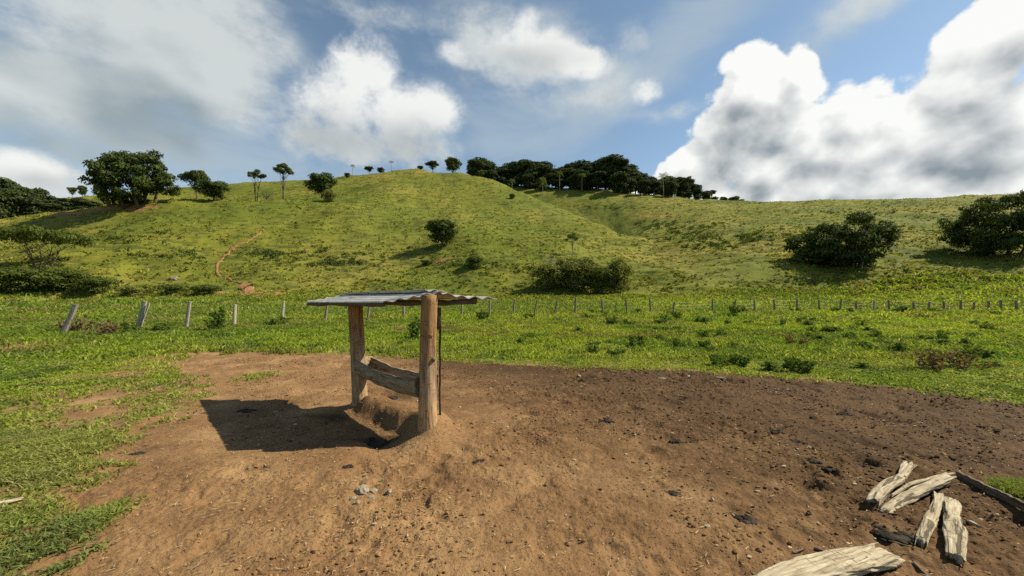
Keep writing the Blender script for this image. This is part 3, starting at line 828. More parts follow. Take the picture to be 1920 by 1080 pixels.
def lumpy_tree(name, bark, leaf_m, seed, lumps, stems, n_leaves, leaf, depth, fill):
    """a broad tree described by the lumps of its crown: (across, up, half width, half height), all in the same unit; depth gives it body"""
    r_ = np.random.default_rng(seed); clumps = []; limbs = []
    W = max(abs(a) + c for a, b, c, d in lumps)
    for (a, b, c, d) in lumps:
        dome = math.sqrt(max(0.08, 1 - (a / (W * 1.02)) ** 2)) * W * depth
        for k in range(fill):
            y = dome * (2 * (k + 0.5) / fill - 1) * 0.8 + r_.normal() * 4
            sink_ = 1 - 0.30 * (abs(y) / (W * depth)) ** 2
            for q in range(2):
                f = 0.42 + 0.34 * r_.random()
                clumps.append((np.array([a + r_.normal() * c * 0.4, y + r_.normal() * c * 0.3, max(b * sink_ + r_.normal() * d * 0.35, d * 0.4)]), (c * f, c * f, d * f), 1.0))
    for (sx, sy, tx, tz, rad) in stems:
        limbs.append(bent((sx, sy, -4), (tx, sy * 1.5, tz), rad * 1.2, rad * 0.5, seed + int(sx) % 17, 6, 0.08))
        for (a, b, c, d) in lumps:
            if abs(a - tx) < W * 0.4 and b > 20:
                limbs.append(bent(limbs[-1][0][0] * 0 + np.array(limbs[-1][3][0]) if False else np.array([tx, sy * 1.4, tz * 0.8]), (a, sy * 2 + r_.normal() * 10, b - d * 0.3), rad * 0.35, rad * 0.08, seed + int(a) % 31, 5, 0.12, 0.05))
    tv, tf = sweep(limbs, 6, seed)
    cv, cf, cc = leaf_cloud(clumps, n_leaves, leaf, seed + 5, 0.5, tintvar=0.6)
    cv[:, 2] = np.maximum(cv[:, 2], 0.4)
    t = mesh_np(name + '_trunk', tv, tf, smooth=True); t.materials.append(M[bark])
    c = mesh_np(name + '_crown', cv, cf, cc); c.materials.append(M[leaf_m])
    return dict(trunk=t, crown=c, H=1.0, W=1.0, px=True)
TPL['ridge_giant'] = lumpy_tree('ridge_giant', 'bark', 'leaf_dark', 3, [(-72, 38, 20, 14), (-66, 58, 24, 12), (-48, 76, 26, 12), (-28, 84, 26, 12), (-2, 88, 26, 12), (18, 99, 24, 9), (2, 72, 34, 16), (34, 84, 24, 12), (46, 64, 26, 13), (68, 52, 20, 12), (80, 42, 13, 9),
    (-68, 18, 16, 14), (-40, 42, 28, 18), (0, 44, 34, 16), (40, 46, 24, 11), (-30, 16, 24, 12), (-8, 20, 22, 10)], [(34, 0, 40, 46, 5), (22, 10, 12, 50, 4), (4, -12, -14, 48, 4), (-22, 8, -40, 50, 4), (-50, 0, -62, 40, 3), (12, 16, 30, 60, 3.5)], 22000, 3.0, 0.75, 4)
TPL['slope_dome'] = lumpy_tree('slope_dome', 'bark', 'leaf_dark', 5, [(-88, 46, 20, 14), (-66, 60, 26, 14), (-34, 52, 36, 20), (-24, 76, 26, 12), (8, 62, 36, 22), (28, 92, 24, 10), (54, 84, 26, 13), (72, 56, 28, 20), (46, 36, 38, 18), (-14, 28, 50, 14),
    (92, 50, 15, 14), (-60, 34, 34, 13), (0, 12, 46, 9), (40, 14, 34, 9), (-44, 16, 34, 9)], [(0, 0, -10, 50, 4), (18, 8, 30, 60, 4), (-22, -8, -50, 42, 3.5), (34, -6, 60, 50, 3)], 19000, 3.4, 0.6, 4)
TPL['edge_dome'] = lumpy_tree('edge_dome', 'bark', 'leaf_dark', 8, [(-94, 46, 16, 14), (-74, 60, 24, 18), (-46, 78, 30, 16), (-16, 96, 32, 14), (28, 102, 34, 13), (68, 98, 34, 16), (0, 60, 50, 26), (58, 60, 42, 26), (-54, 38, 38, 16), (96, 70, 30, 24), (20, 24, 54, 14), (-30, 16, 36, 10), (84, 30, 34, 18)],
    [(0, 0, -20, 60, 4.5), (24, 10, 40, 70, 4.5), (-24, -8, -56, 50, 4), (46, -6, 80, 56, 3.5)], 20000, 3.6, 0.6, 4)
TPL['acacia'] = tree_template('spreading', 'bark', 'leaf_mid', seed=71, H=6, W=15, base_h=2.2, trunk_r=0.22, clump_r=1.5, n_limbs=26, n_leaves=7500, leaf=0.22, stems=5, top_flat=0.6, flat_clump=0.5, inner=False, shell=0.3)
TPL['shrub'] = tree_template('shrub', 'bark', 'leaf_mid', seed=79, H=4, W=6, base_h=0.1, trunk_r=0.10, clump_r=0.95, n_limbs=24, n_leaves=6500, leaf=0.17, stems=5, top_flat=0.35, flat_clump=0.7, layers=1, shell=0.35)
TPL['shrub_c'] = tree_template('pale_shrub', 'bark', 'leaf_light', seed=80, H=4, W=6, base_h=0.1, trunk_r=0.10, clump_r=0.9, n_limbs=26, n_leaves=6000, leaf=0.17, stems=5, top_flat=0.3, flat_clump=0.75, layers=1, shell=0.3)
TPL['shrub_b'] = tree_template('loose_shrub', 'bark', 'leaf_light', seed=83, H=4, W=5, base_h=0.1, trunk_r=0.09, clump_r=0.7, n_limbs=24, n_leaves=4200, leaf=0.17, stems=5, top_flat=0.3, flat_clump=0.8, layers=1, shell=0.2)
TPL['sapling'] = tree_template('sapling', 'pale_bark', 'leaf_mid', seed=89, H=6, W=4, base_h=2.4, trunk_r=0.10, clump_r=0.7, n_limbs=12, n_leaves=1300, leaf=0.18, top_flat=0.3, flat_clump=0.6, inner=False, shell=0.2)

def bare_template(seed, H, W, n, r0):
    r_ = np.random.default_rng(seed); limbs = [bent((0, 0, -0.3), (0.2, 0, H * 0.38), r0, r0 * 0.7, seed, 5, 0.1)]
    for i in range(n):
        a = i * 2.4 + r_.random(); st = limbs[0][3 + i % 3][0]
        e = np.array([math.cos(a) * W * 0.5 * (0.5 + 0.5 * r_.random()), math.sin(a) * W * 0.5 * (0.5 + 0.5 * r_.random()), H * (0.65 + 0.35 * r_.random())])
        b = bent(st, e, r0 * 0.5, r0 * 0.12, seed + i * 3, 6, 0.2, 0.08); limbs.append(b)
        for k in range(4):
            q = b[2 + k % 4][0]; e2 = q + r_.normal(size=3) * np.array([W * 0.14, W * 0.14, H * 0.12]) + np.array([0, 0, H * 0.08])
            limbs.append(bent(q, e2, r0 * 0.2, r0 * 0.06, seed + i * 9 + k, 4, 0.2))
    v, f = sweep(limbs, 5, seed)
    return v, f
v, f = bare_template(97, 5, 6, 9, 0.22); me = mesh_np('bare_trunk', v, f, smooth=True); me.materials.append(M['bark']); TPL['bare'] = dict(trunk=me, H=5, W=6)
v, f = bare_template(101, 6, 3.6, 9, 0.12); me = mesh_np('pale_bare_trunk', v, f, smooth=True); me.materials.append(M['pale_bark']); TPL['bare_pale'] = dict(trunk=me, H=6, W=3.6)

def palm_template(seed, H, n_fr, L):
    r_ = np.random.default_rng(seed)
    tr = [((0.12 * math.sin(t * 2), 0, -0.3 + (H - L * 0.35 + 0.3) * t), 0.20 - 0.07 * t) for t in np.linspace(0, 1, 9)]
    tv, tf = sweep([tr], 7, seed, 0.1)
    top = np.array(tr[-1][0]); V = []; Fq = []; cc = []
    for i in range(n_fr):
        a = i * 2.4; el = 1.15 - 1.5 * ((i + 0.5) / n_fr)
        d = np.array([math.cos(a), math.sin(a)]); pts = []
        for t in np.linspace(0, 1, 8):
            rr = L * t * math.cos(el * (1 - 0.25 * t)); z = L * t * math.sin(el) - 0.55 * L * t * t
            pts.append(top + np.array([d[0] * rr, d[1] * rr, z]))
        pts = np.array(pts); side = np.array([-d[1], d[0], 0])
        for s in (-1, 1):
            for k in range(1, 7):
                for q in range(2):
                    t0 = pts[k] + (pts[k + 1] - pts[k]) * (q * 0.5)
                    w = L * 0.26 * math.sin(math.pi * (k + q * 0.5) / 7.6) ** 0.6
                    b0 = len(V) ; e = t0 + side * s * w + (pts[k + 1] - pts[k]) * 0.9 - np.array([0, 0, w * 0.65])
                    n_ = (pts[k + 1] - pts[k]) * 0.32
                    V += [t0, t0 + n_, e + n_ * 0.3, e]; Fq.append([b0, b0 + 1, b0 + 2, b0 + 3])
                    g = 0.8 + 0.4 * r_.random(); cc += [[g, g, g]] * 4
    t = mesh_np('palm_trunk', tv, tf, smooth=True); t.materials.append(M['pale_bark'])
    c = mesh_np('palm_crown', np.array(V), np.array(Fq), np.array(cc)); c.materials.append(M['leaf_mid'])
    return dict(trunk=t, crown=c, H=H, W=2 * L * 0.9)
TPL['palm'] = palm_template(5, 12, 16, 3.0)
TPL['palm_b'] = palm_template(6, 12, 13, 2.6)

# ------------------------------------------------------------------ trees of the hills: column, foot row, top row, width in columns, distance bound
def tree_at(name, tpl, px, yb, yt, wpx, label, dmin=0, group=None, cat='tree', rot=None, D=None, parts=('trunk', 'crown')):
    if D is not None:
        u = (px - 960) / F; p = Vector((u * D, D, gz(u * D, D))); yb = HOR - (p.z - CAM_H) / D * F
    else:
        p = at(px, yb, dmin, True)
    d = p.y
    ct = d / math.hypot(p.x, d)
    if 'px' in TPL[tpl]:
        o = plant_tree(name, TPL[tpl], p, label, cat, d / F, d / F, group, -math.atan2(p.x, p.y), parts)
        o.scale = (ct * d / F, d / F, d / F); return o
    return plant_tree(name, TPL[tpl], p, label, cat, (yb - yt) * d / F, wpx * d / F * ct if wpx else None, group, rot, parts)

tree_at('broad_tree', 'ridge_giant', 252, 388, 0, 0, 'largest tree, a broad dark crown over many trunks on the left ridge', 95)
tree_at('round_tree', 'round_b', 366, 386, 313, 62, 'taller lopsided tree just right of the largest ridge tree', 100, D=122)
tree_at('round_tree', 'round', 398, 374, 337, 74, 'low rounded tree right of the lopsided one on the left ridge', 100, D=112)
tree_at('round_tree', 'round_b', 131, 368, 347, 26, 'tiny pale tree on the skyline left of the largest tree, left one of two', D=185)
tree_at('round_tree', 'round', 150, 368, 346, 24, 'tiny dark tree on the skyline left of the largest tree, right one of two', D=184)
tree_at('umbrella_tree', 'umbrella_b', 478, 378, 316, 46, 'thin open-crowned tree, shorter of the two slender trees on the left skyline', D=126)
tree_at('umbrella_tree', 'umbrella', 528, 372, 298, 44, 'tallest slender tree with flat leaf layers on the left skyline', D=128)
tree_at('bare_tree', 'bare', 498, 380, 357, 36, 'small leafless tree under the two slender skyline trees', D=118, parts=('trunk',))
tree_at('round_tree', 'round', 602, 375, 323, 66, 'dense dark bushy tree standing alone left of the hill top', D=131)
tree_at('round_tree', 'shrub_b', 616, 388, 352, 34, 'paler loose tree in front of the dense dark bushy tree', D=122)
tree_at('round_tree', 'round', 649, 336, 322, 14, 'small round tree beside the left palm on the skyline', D=205)
tree_at('palm_tree', 'palm', 659, 334, 306, 10, 'leftmost tall thin palm on the skyline left of the hill top', D=212)
tree_at('palm_tree', 'palm_b', 732, 322, 299, 11, 'lone palm on the skyline just left of the hill top', D=220)
tree_at('round_tree', 'round_b', 690, 328, 309, 21, 'round tree between two skyline palms, larger of the pair', D=214)
tree_at('round_tree', 'round', 712, 324, 312, 17, 'round tree between two skyline palms, smaller of the pair', D=216)
tree_at('round_tree', 'round', 787, 320, 309, 14, 'smallest round bush tree on the very top of the hill', D=221)
tree_at('round_tree', 'round_b', 811, 321, 299, 28, 'middle tree with open crown on the very top of the hill', D=221)
tree_at('round_tree', 'round', 848, 323, 294, 36, 'two-humped dark tree on the hill top next to the wood', D=224)
tree_at('round_tree', 'round', 828, 465, 411, 68, 'lone dark round tree in the middle of the open slope', 70, rot=1.0)
tree_at('low_tree', 'slope_dome', 1576, 499, 0, 0, 'wide dark low-crowned tree on the right slope, wholly in view', 50)
tree_at('low_tree', 'edge_dome', 1868, 478, 0, 0, 'wide dark low-crowned tree cut off by the right edge of the view', 50)
tree_at('bare_sapling', 'bare_pale', 1617, 507, 448, 42, 'pale leafless sapling in front of the wide dark tree on the right', 45, parts=('trunk',))
tree_at('spreading_tree', 'acacia', 78, 512, 432, 235, 'low spreading tree with several stems at the left foot of the hill', 45, rot=0.3)
tree_at('sapling_tree', 'sapling', 1073, 482, 434, 30, 'slim sapling with sparse crown rising behind the thicket of shrubs', 60)

# the thicket at the foot of the middle slope and other shrubs
for px, yb, yt, w, tp, lab in ((1030, 545, 492, 80, 'shrub_c', 'leftmost dark shrub of the thicket at the foot of the slope'),
                               (1085, 548, 480, 95, 'shrub_c', 'middle and tallest shrub of the thicket at the foot of the slope'),
                               (1125, 550, 498, 70, 'shrub', 'low front shrub of the thicket at the foot of the slope'),
                               (1160, 548, 479, 62, 'shrub_b', 'rightmost pale loose shrub of the thicket at the foot of the slope'),
                               (1060, 540, 478, 60, 'shrub_b', 'pale shrub at the back of the thicket at the foot of the slope')):
    tree_at('shrub', tp, px, yb, yt, w, lab, 40, 'shrubs of the thicket', 'shrub', D=None)
tree_at('dead_shrub', 'bare_pale', 1032, 528, 472, 46, 'grey leafless shrub at the left end of the thicket', 45, None, 'shrub', parts=('trunk',))
for px, yb, yt, w, tp, lab in ((890, 505, 479, 40, 'shrub', 'round bush right of the red earth scar on the slope'),
                               (25, 548, 500, 150, 'shrub', 'dark bush beneath the left part of the spreading tree'),
                               (115, 549, 500, 140, 'shrub', 'dark bush beneath the right part of the spreading tree'),
                               (180, 551, 516, 90, 'shrub', 'bush right of the spreading tree at the foot of the hill'),
                               (385, 554, 531, 66, 'shrub', 'bush on the earth bank left of the end of the dirt path'),
                               (325, 552, 531, 48, 'shrub', 'low bush below the pale rock at the foot of the hill'),
                               (245, 553, 533, 60, 'shrub_b', 'low loose bush between spreading tree and pale rock'),
                               (800, 497, 486, 30, 'shrub', 'small bush on the red earth scar'),
                               (960, 372, 362, 14, 'shrub', 'small bush on the ridge line below the wood')):
    tree_at('bush', tp, px, yb, yt, w, lab, 40, None, 'bush')

# the wood along the back crest, three trees deep
topx = [870, 885, 905, 925, 945, 975, 1010, 1040, 1060, 1100, 1130, 1150, 1180, 1200, 1225, 1255, 1290, 1305, 1325, 1345, 1395]
topy = [300, 296, 296, 312, 308, 297, 299, 310, 306, 303, 297, 293, 310, 320, 327, 330, 328, 340, 350, 362, 369]
k = 0
def crest_D(px):
    return float(np.interp((px - 960) / F, _tu, _td[:, NK]))
for row in range(3):
    px = 884.0 + row * 6
    while px < 1392:
        q = px + rng.uniform(-4, 4)
        d = crest_D(q) + (-8, 6, 20)[row] + rng.uniform(-5, 5)
        u = (q - 960) / F; z = gz(u * d, d)
        yb = HOR - (z - CAM_H) / d * F
        yt = np.interp(q, topx, topy) + (rng.uniform(6, 30), rng.uniform(0, 14), rng.uniform(-3, 6))[row]
        h = max((yb - yt) * d / F, 3.0)
        tp = TPL['wood_%d' % ((k * 7 + row) % 4 if row else (0, 2, 2, 0, 1)[k % 5])]
        plant_tree('wood_tree', tp, (u * d, d, z), 'dark tree of the close wood along the crest behind the hill', 'tree', h, h * rng.uniform(0.75, 1.10), 'trees of the wood on the crest')
        k += 1; px += rng.uniform(13, 20)
tree_at('wood_tree', 'wood_3', 1150, 357, 292, 66, 'tallest flat-topped tree rising above the middle of the wood', D=240)
tree_at('wood_tree', 'wood_1', 893, 335, 294, 38, 'tall rounded tree at the left end of the wood', D=240)
tree_at('umbrella_tree', 'umbrella', 1293, 372, 327, 34, 'open-crowned tree at the right end of the wood', D=224)
for px, yt, w, d, tp, lab in ((1018, 330, 15, 205, 'palm', 'pale palm standing in front of the wood on the dip of the ridge'),
                              (960, 333, 13, 232, 'palm_b', 'leftmost thin palm before the dark wood'),
                              (1050, 318, 15, 236, 'palm_b', 'palm half hidden among the trees of the wood'),
                              (1092, 324, 18, 230, 'palm', 'drooping palm in front of the middle of the wood'),
                              (1246, 322, 22, 214, 'palm_b', 'tall palm towering over the right part of the wood')):
    tree_at('palm_tree', tp, px, 0, yt, w, lab, D=d)
for px, w, h in ((1342, 20, 8), (1360, 22, 7), (1378, 26, 11), (1393, 14, 6)):
    d = crest_D(px) - 2; u = (px - 960) / F
    tree_at('skyline_bush', 'shrub', px, 0, HOR - (gz(u * d, d) - CAM_H) / d * F - h, w, 'low bush on the skyline past the right end of the wood', D=d, group='bushes past the end of the wood', cat='bush')

# the wood at the far left behind the spur
for px, d, yt, w, tp in ((-40, 118, 322, 90, 'wood_0'), (5, 122, 330, 70, 'wood_2'), (35, 121, 342, 62, 'wood_1'), (66, 124, 350, 56, 'wood_2'), (20, 112, 352, 70, 'wood_2'), (58, 114, 366, 60, 'wood_0'),
                         (92, 124, 364, 50, 'wood_0'), (-15, 108, 350, 70, 'wood_0'), (120, 122, 370, 52, 'wood_2'), (148, 120, 368, 48, 'wood_0'), (96, 114, 380, 50, 'wood_2'), (172, 122, 376, 44, 'wood_2')):
    tree_at('wood_tree', tp, px, 0, yt, w, 'dark tree of the wood behind the spur at the far left', D=d, group='trees of the left wood')

# ------------------------------------------------------------------ trough shelter
def grid_faces(n, m_, closed=False, base=0):
    i, j = np.meshgrid(np.arange(n - 1), np.arange(m_ if closed else m_ - 1), indexing='ij'); j2 = (j + 1) % m_
    return np.stack([base + i * m_ + j, base + i * m_ + j2, base + (i + 1) * m_ + j2, base + (i + 1) * m_ + j], -1).reshape(-1, 4)

def post_mesh(h, r0, r1, seed, lean=(0, 0), sides=20, rings=28, sink=0.25, rough=0.05):
    r_ = np.random.default_rng(seed)
    t = np.linspace(0, 1, rings); z = -sink + (h + sink) * t
    a = np.linspace(0, 2 * math.pi, sides, endpoint=False)
    rad = (r0 + (r1 - r0) * t)[:, None] * (1 + rough * 2 * (fbm(a[None, :].repeat(rings, 0) * 1.2 + seed, z[:, None].repeat(sides, 1) * 3, 3, seed) - 0.5) + 0.05 * np.cos(a * 2 + seed)[None])
    rad = rad * (1 + 0.10 * np.exp(-((z - 0.05) / 0.12) ** 2))[:, None]
    bend = np.sin(t * 2.6 + seed) * 0.018
    x = (lean[0] * np.clip(z, 0, None) / h + bend)[:, None] + rad * np.cos(a); y = (lean[1] * np.clip(z, 0, None) / h)[:, None] + rad * np.sin(a)
    V = np.stack([x, y, z[:, None].repeat(sides, 1)], -1).reshape(-1, 3)
    Fq = grid_faces(rings, sides, True)
    c = len(V); V = np.concatenate([V, V[-sides:].mean(0)[None] + np.array([[0, 0, 0.012]])])
    k = np.arange(0, sides, 2); b = (rings - 1) * sides
    cap = np.stack([np.full(len(k), c), b + k, b + (k + 1) % sides, b + (k + 2) % sides], -1)
    return V, np.concatenate([Fq, cap])

def beam(p0, p1, w, h, seed=0, n=10, wob=0.006):
    """squared timber from p0 to p1, axis along local X"""
    r_ = np.random.default_rng(seed); p0 = np.array(p0, float); p1 = np.array(p1, float)
    d = p1 - p0; d /= np.linalg.norm(d); s = np.cross(d, [0, 0, 1]); s /= np.linalg.norm(s); u = np.cross(s, d)
    prof = np.array([(-1, -0.8), (-0.8, -1), (0.8, -1), (1, -0.8), (1, 0.8), (0.8, 1), (-0.8, 1), (-1, 0.8)]) * np.array([w / 2, h / 2])
    V = []
    for t in np.linspace(0, 1, n):
        c = p0 + (p1 - p0) * t; o = r_.normal(size=2) * wob
        for a, b in prof: V.append(c + s * (a + o[0]) + u * (b + o[1]))
    V = np.array(V); Fq = grid_faces(n, 8, True)
    e = []
    for b in (0, (n - 1) * 8):
        q = [[b, b + 1, b + 2, b + 3], [b, b + 3, b + 4, b + 7], [b + 4, b + 5, b + 6, b + 7]]
        e += [x[::-1] for x in q] if b == 0 else q
    return V, np.concatenate([Fq, np.array(e)])

shelter = thing('trough_shelter', 'roofed wooden feed trough on two thick posts standing on the bare earth', 'feed trough', (POST_NEAR[0], POST_NEAR[1], 0.0))
O = np.array([POST_NEAR[0], POST_NEAR[1], 0.0])
def local(v): return v - O
RD3 = np.array([ROOF_R[0], ROOF_R[1], 0]); CR3 = np.array([ROOF_C[0], ROOF_C[1], 0])
TD3 = np.array([RIDGE[0], RIDGE[1], 0]); TC3 = np.array([CROSS[0], CROSS[1], 0])
N3 = np.array([POST_NEAR[0], POST_NEAR[1], 0.0]); F3 = np.array([POST_FAR[0], POST_FAR[1], 0.0])
v, f = post_mesh(1.56, 0.112, 0.092, 3, (0.02, 0.0)); p = link('post', mesh_np('near_post', v, f, smooth=True), M['post'], shelter)
# knots and a peg on the near post
def knob(name, px, ht, r, ln, mat, seed):
    to = np.array([-POST_NEAR[0], -POST_NEAR[1], 0.0]); to /= np.linalg.norm(to); side = np.array([to[1], -to[0], 0])
    s = px; rr = 0.100
    c = side * s * rr + to * math.sqrt(max(0, 1 - s * s)) * rr * 0.94 + np.array([0.01, 0, ht])
    n = c * np.array([1, 1, 0]); n /= np.linalg.norm(n)
    vv, ff = sweep([[(c - n * 0.02, r * 1.3), (c + n * 0.006, r * 1.15), (c + n * ln, r * 0.8), (c + n * (ln + 0.004), r * 0.4)]], 8, seed, 0.25)
    o = link(name, mesh_np(name, vv, ff, smooth=True), mat); o.parent = p
    return o
def handed(s):  # +1 is to the right as seen from the gate
    return -s
knob('knot', handed(0.42), 0.86, 0.022, 0.02, M['knot'], 4)
knob('peg', handed(-0.72), 0.80, 0.012, 0.03, M['stone'], 5)
knob('knot', handed(0.15), 1.12, 0.018, 0.006, M['post'], 6)
v, f = post_mesh(1.52, 0.105, 0.098, 8, (-0.055, 0.0)); fp = link('post', mesh_np('far_post', v, f, smooth=True), M['post'], shelter)
fp.location = F3 - N3
# roof: two corrugated sheets, waves running along the ridge
def roof_sheet(name, t0, t1, z_of, e0, e1, seed, amp=0.014, wl=0.145):
    nt_, ne = int(abs(t1 - t0) / wl * 12) + 1, 14
    t = np.linspace(t0, t1, nt_); e = np.linspace(e0, e1, ne)
    Tt, E = np.meshgrid(t, e, indexing='ij')
    L = np.linalg.norm(F3 - N3)
    edge = (fbm(Tt * 8, E * 0 + seed, 2, seed) - 0.5) * 0.03
    E2 = E + np.where(E < e0 + 0.01, edge, 0) + np.where(E > e1 - 0.01, -edge, 0)
    wave = amp * np.cos(2 * math.pi * (Tt - 0.10) / wl)
    zz = z_of(Tt, E2) + wave + (fbm(Tt * 2, E2 * 2, 2, seed + 3) - 0.5) * 0.02
    P = N3 + RD3 * E2[..., None] + CR3 * Tt[..., None]; P[..., 2] = zz
    top = P.reshape(-1, 3); bot = top - np.array([0, 0, 0.007])
    n = len(top); Fq = grid_faces(nt_, ne)
    Fs = [Fq[:, ::-1] if t1 > t0 else Fq, (Fq if t1 > t0 else Fq[:, ::-1]) + n]
    rim = [i * ne for i in range(nt_)] + [(nt_ - 1) * ne + j for j in range(1, ne)] + [i * ne + ne - 1 for i in range(nt_ - 2, -1, -1)] + [j for j in range(ne - 2, 0, -1)]
    rim = np.array(rim); nx = np.roll(rim, -1)
    Fs.append(np.stack([rim, nx, nx + n, rim + n], -1))
    me = mesh_np(name, local(np.concatenate([top, bot])), np.concatenate(Fs), smooth=True)
    o = link(name, me, M['roof'], shelter); return o
Lr = float(np.linalg.norm(F3 - N3))
roof_sheet('roof_sheet', 0.17, -0.52, lambda t, e: 1.600 - 0.120 * (0.17 - t) / 0.69 - 0.008 * e, -0.04, 2.56, 11)
roof_sheet('roof_sheet', -0.03, 0.78, lambda t, e: 1.612 - 0.075 * np.clip((t - 0.1), 0, None) / 0.68 - 0.008 * e - 0.03 * np.sin(np.clip(t - 0.06, 0, 1) * 4.3), 0.03, 2.44, 12)
for nm, base, t0, t1, z, sd in (('cross_arm', N3 + RD3 * 0.115, -0.49, 0.60, 1.464, 21), ('cross_arm', F3 + RD3 * 0.12, -0.49, 0.66, 1.445, 22)):
    vv, ff = beam(base + CR3 * t0 + np.array([0, 0, z]), base + CR3 * t1 + np.array([0, 0, z + 0.005]), 0.045, 0.045, sd)
    link(nm, mesh_np(nm, local(vv), ff), M['rail'], shelter)
for t, z, e0, e1, sd in ((-0.49, 1.455, 0.0, 2.50, 31), (0.55, 1.490, 0.06, 2.40, 32), (0.06, 1.555, 0.0, 2.45, 33)):
    nm = 'ridge_pole' if abs(t) < 0.1 else 'eave_rail'
    # eave rails sit on the arms, so lift them clear
    vv, ff = beam(N3 + RD3 * e0 + CR3 * t + np.array([0, 0, z]), N3 + RD3 * e1 + CR3 * t + np.array([0, 0, z - 0.03]), 0.05, 0.045, sd)
    link(nm, mesh_np(nm, local(vv), ff), M['rail'], shelter)
# dark strip of board standing behind the near post
vv, ff = beam(N3 + np.array([0.105, 0.12, 0.08]), N3 + np.array([0.100, 0.12, 1.20]), 0.018, 0.024, 41, 12, 0.003)
link('prop_board', mesh_np('prop_board', local(vv), ff), M['rail'], shelter)
vv, ff = sweep([bent(N3 + np.array([0.10, 0.08, 1.18]), N3 + np.array([0.10, 0.06, 1.42]), 0.028, 0.02, 5, 6, 0.15)], 8, 3, 0.3)
link('bark_strip', mesh_np('bark_strip', local(vv), ff, smooth=True), M['board'], shelter)
# hollowed log trough, sagging between the posts
def trough():
    ns = 44; s = np.linspace(0, 1, ns); L = Lr + 0.10
    no, ni = 15, 13
    V = []
    for q in s:
        e = 0.035 + (L - 0.07) * q
        sag = 0.065 * math.sin(math.pi * (0.08 + 0.84 * q)) ** 1.5
        zt = 0.655 - sag + 0.004 * math.sin(q * 19) + 0.003 * math.sin(q * 37 + 1) + 0.03 * q
        hw = 0.155 + 0.008 * math.sin(q * 6); dp = 0.22 + 0.012 * math.sin(q * 5 + 2)
        end = min(q, 1 - q) * L
        cav = float(sstep(np.array(end), 0.05, 0.16))
        off = 0.0 + 0.055 * q
        ang = np.linspace(-math.pi / 2, math.pi / 2, no)
        for a in ang:
            k = 1 + 0.03 * (float(vnoise(np.array(a * 2), np.array(q * 6), 5)) - 0.5)
            x = math.sin(a); zc = -math.cos(a)
            x = math.copysign(abs(x) ** 0.7, x); zc = -abs(zc) ** 0.55
            V.append((e, off + hw * k * x, zt + dp * k * zc))
        for a in np.linspace(math.pi / 2, -math.pi / 2, ni):
            x = math.sin(a); zc = -math.cos(a)
            x = math.copysign(abs(x) ** 0.8, x); zc = -abs(zc) ** 0.6
            V.append((e, off + (hw - 0.032) * x, zt + 0.004 + (dp - 0.05) * zc * cav))
    V = np.array(V); m_ = no + ni
    Fq = grid_faces(ns, m_, True)
    e = []
    for b in (0, (ns - 1) * m_):
        for k in range(6):
            q = [b + k, b + k + 1, b + no - 2 - k, b + no - 1 - k]
            e.append(q if b == 0 else q[::-1])
    W = N3 + TD3 * V[:, :1] + TC3 * V[:, 1:2]; W[:, 2] = V[:, 2]
    return W, np.concatenate([Fq, np.array(e)])
tv, tf = trough()
# stored along its own axis so the grain runs with it
tr = link('trough', None, None, shelter) if False else None
ang = math.atan2(RIDGE[1], RIDGE[0]) - math.pi / 2
c_, s_ = math.cos(-ang), math.sin(-ang); lv = local(tv); lv = np.stack([lv[:, 0] * c_ - lv[:, 1] * s_, lv[:, 0] * s_ + lv[:, 1] * c_, lv[:, 2]], 1)
tr = link('trough', mesh_np('trough', lv, tf[:, ::-1], smooth=True), M['trough'], shelter); tr.rotation_euler = (0, 0, ang)

# ------------------------------------------------------------------ fence across the meadow
fence_px = [(120, 626, 60, 24), (258, 622, 58, 13), (349, 616, 49, 9), (440, 612, 44, 1), (531, 600, 36, 2), (611, 603, 32, 1), (690, 599, 34, 3), (757, 595, 32, 1), (865, 592, 31, 1), (918, 590, 29, 2), (963, 589, 27, 1),
            (1002, 589, 29, 6), (1039, 588, 26, 4), (1078, 588, 29, 1), (1130, 587, 26, 0), (1175, 587, 26, -2), (1220, 587, 26, 0), (1262, 587, 22, 1), (1336, 586, 25, 0), (1375, 586, 22, 2), (1414, 585, 24, 0), (1452, 585, 23, 1), (1494, 585, 26, 0),
            (1537, 585, 23, -1), (1574, 585, 24, 2), (1605, 584, 21, 0), (1637, 584, 21, 0), (1666, 584, 21, 0), (1714, 584, 20, 0), (1740, 584, 18, 2), (1770, 584, 18, 0), (1800, 584, 22, 0), (1825, 584, 17, 1), (1852, 584, 21, 0),
            (1876, 584, 22, 0), (1906, 584, 20, 0), (1935, 584, 21, 0), (1962, 584, 20, 1)]
fence = None; tops = []
for i, (px, py, hp, lean) in enumerate(fence_px):
    P = at(px, py, 8, True); d = P.y; h = hp * d / F * (0.92 + 0.16 * ((i * 37) % 11) / 11); lean = lean + ((i * 53) % 7 - 3) * 0.6
    if fence is None:
        fence = thing('wire_fence', 'wire fence with weathered grey posts crossing the meadow', 'fence', P); FO = np.array(P)
    wide = 0.12 if px in (120, 258) else 0.10 if px in (349, 1637) else 0.085 if px < 700 else 0.088
    v, f = post_mesh(h, wide, wide * 0.85, 100 + i, (lean * d / F, 0), 10, 8, 0.2, 0.09)
    if px in (120, 258, 349, 1637): v[:, 1] *= 0.6
    o = link('post', mesh_np('fence_post', v, f, smooth=False), M['fence_wood' if i < 5 or px == 1637 else 'fence_dark'], fence); o.location = np.array(P) - FO
    tops.append((np.array(P), h, lean * d / F))
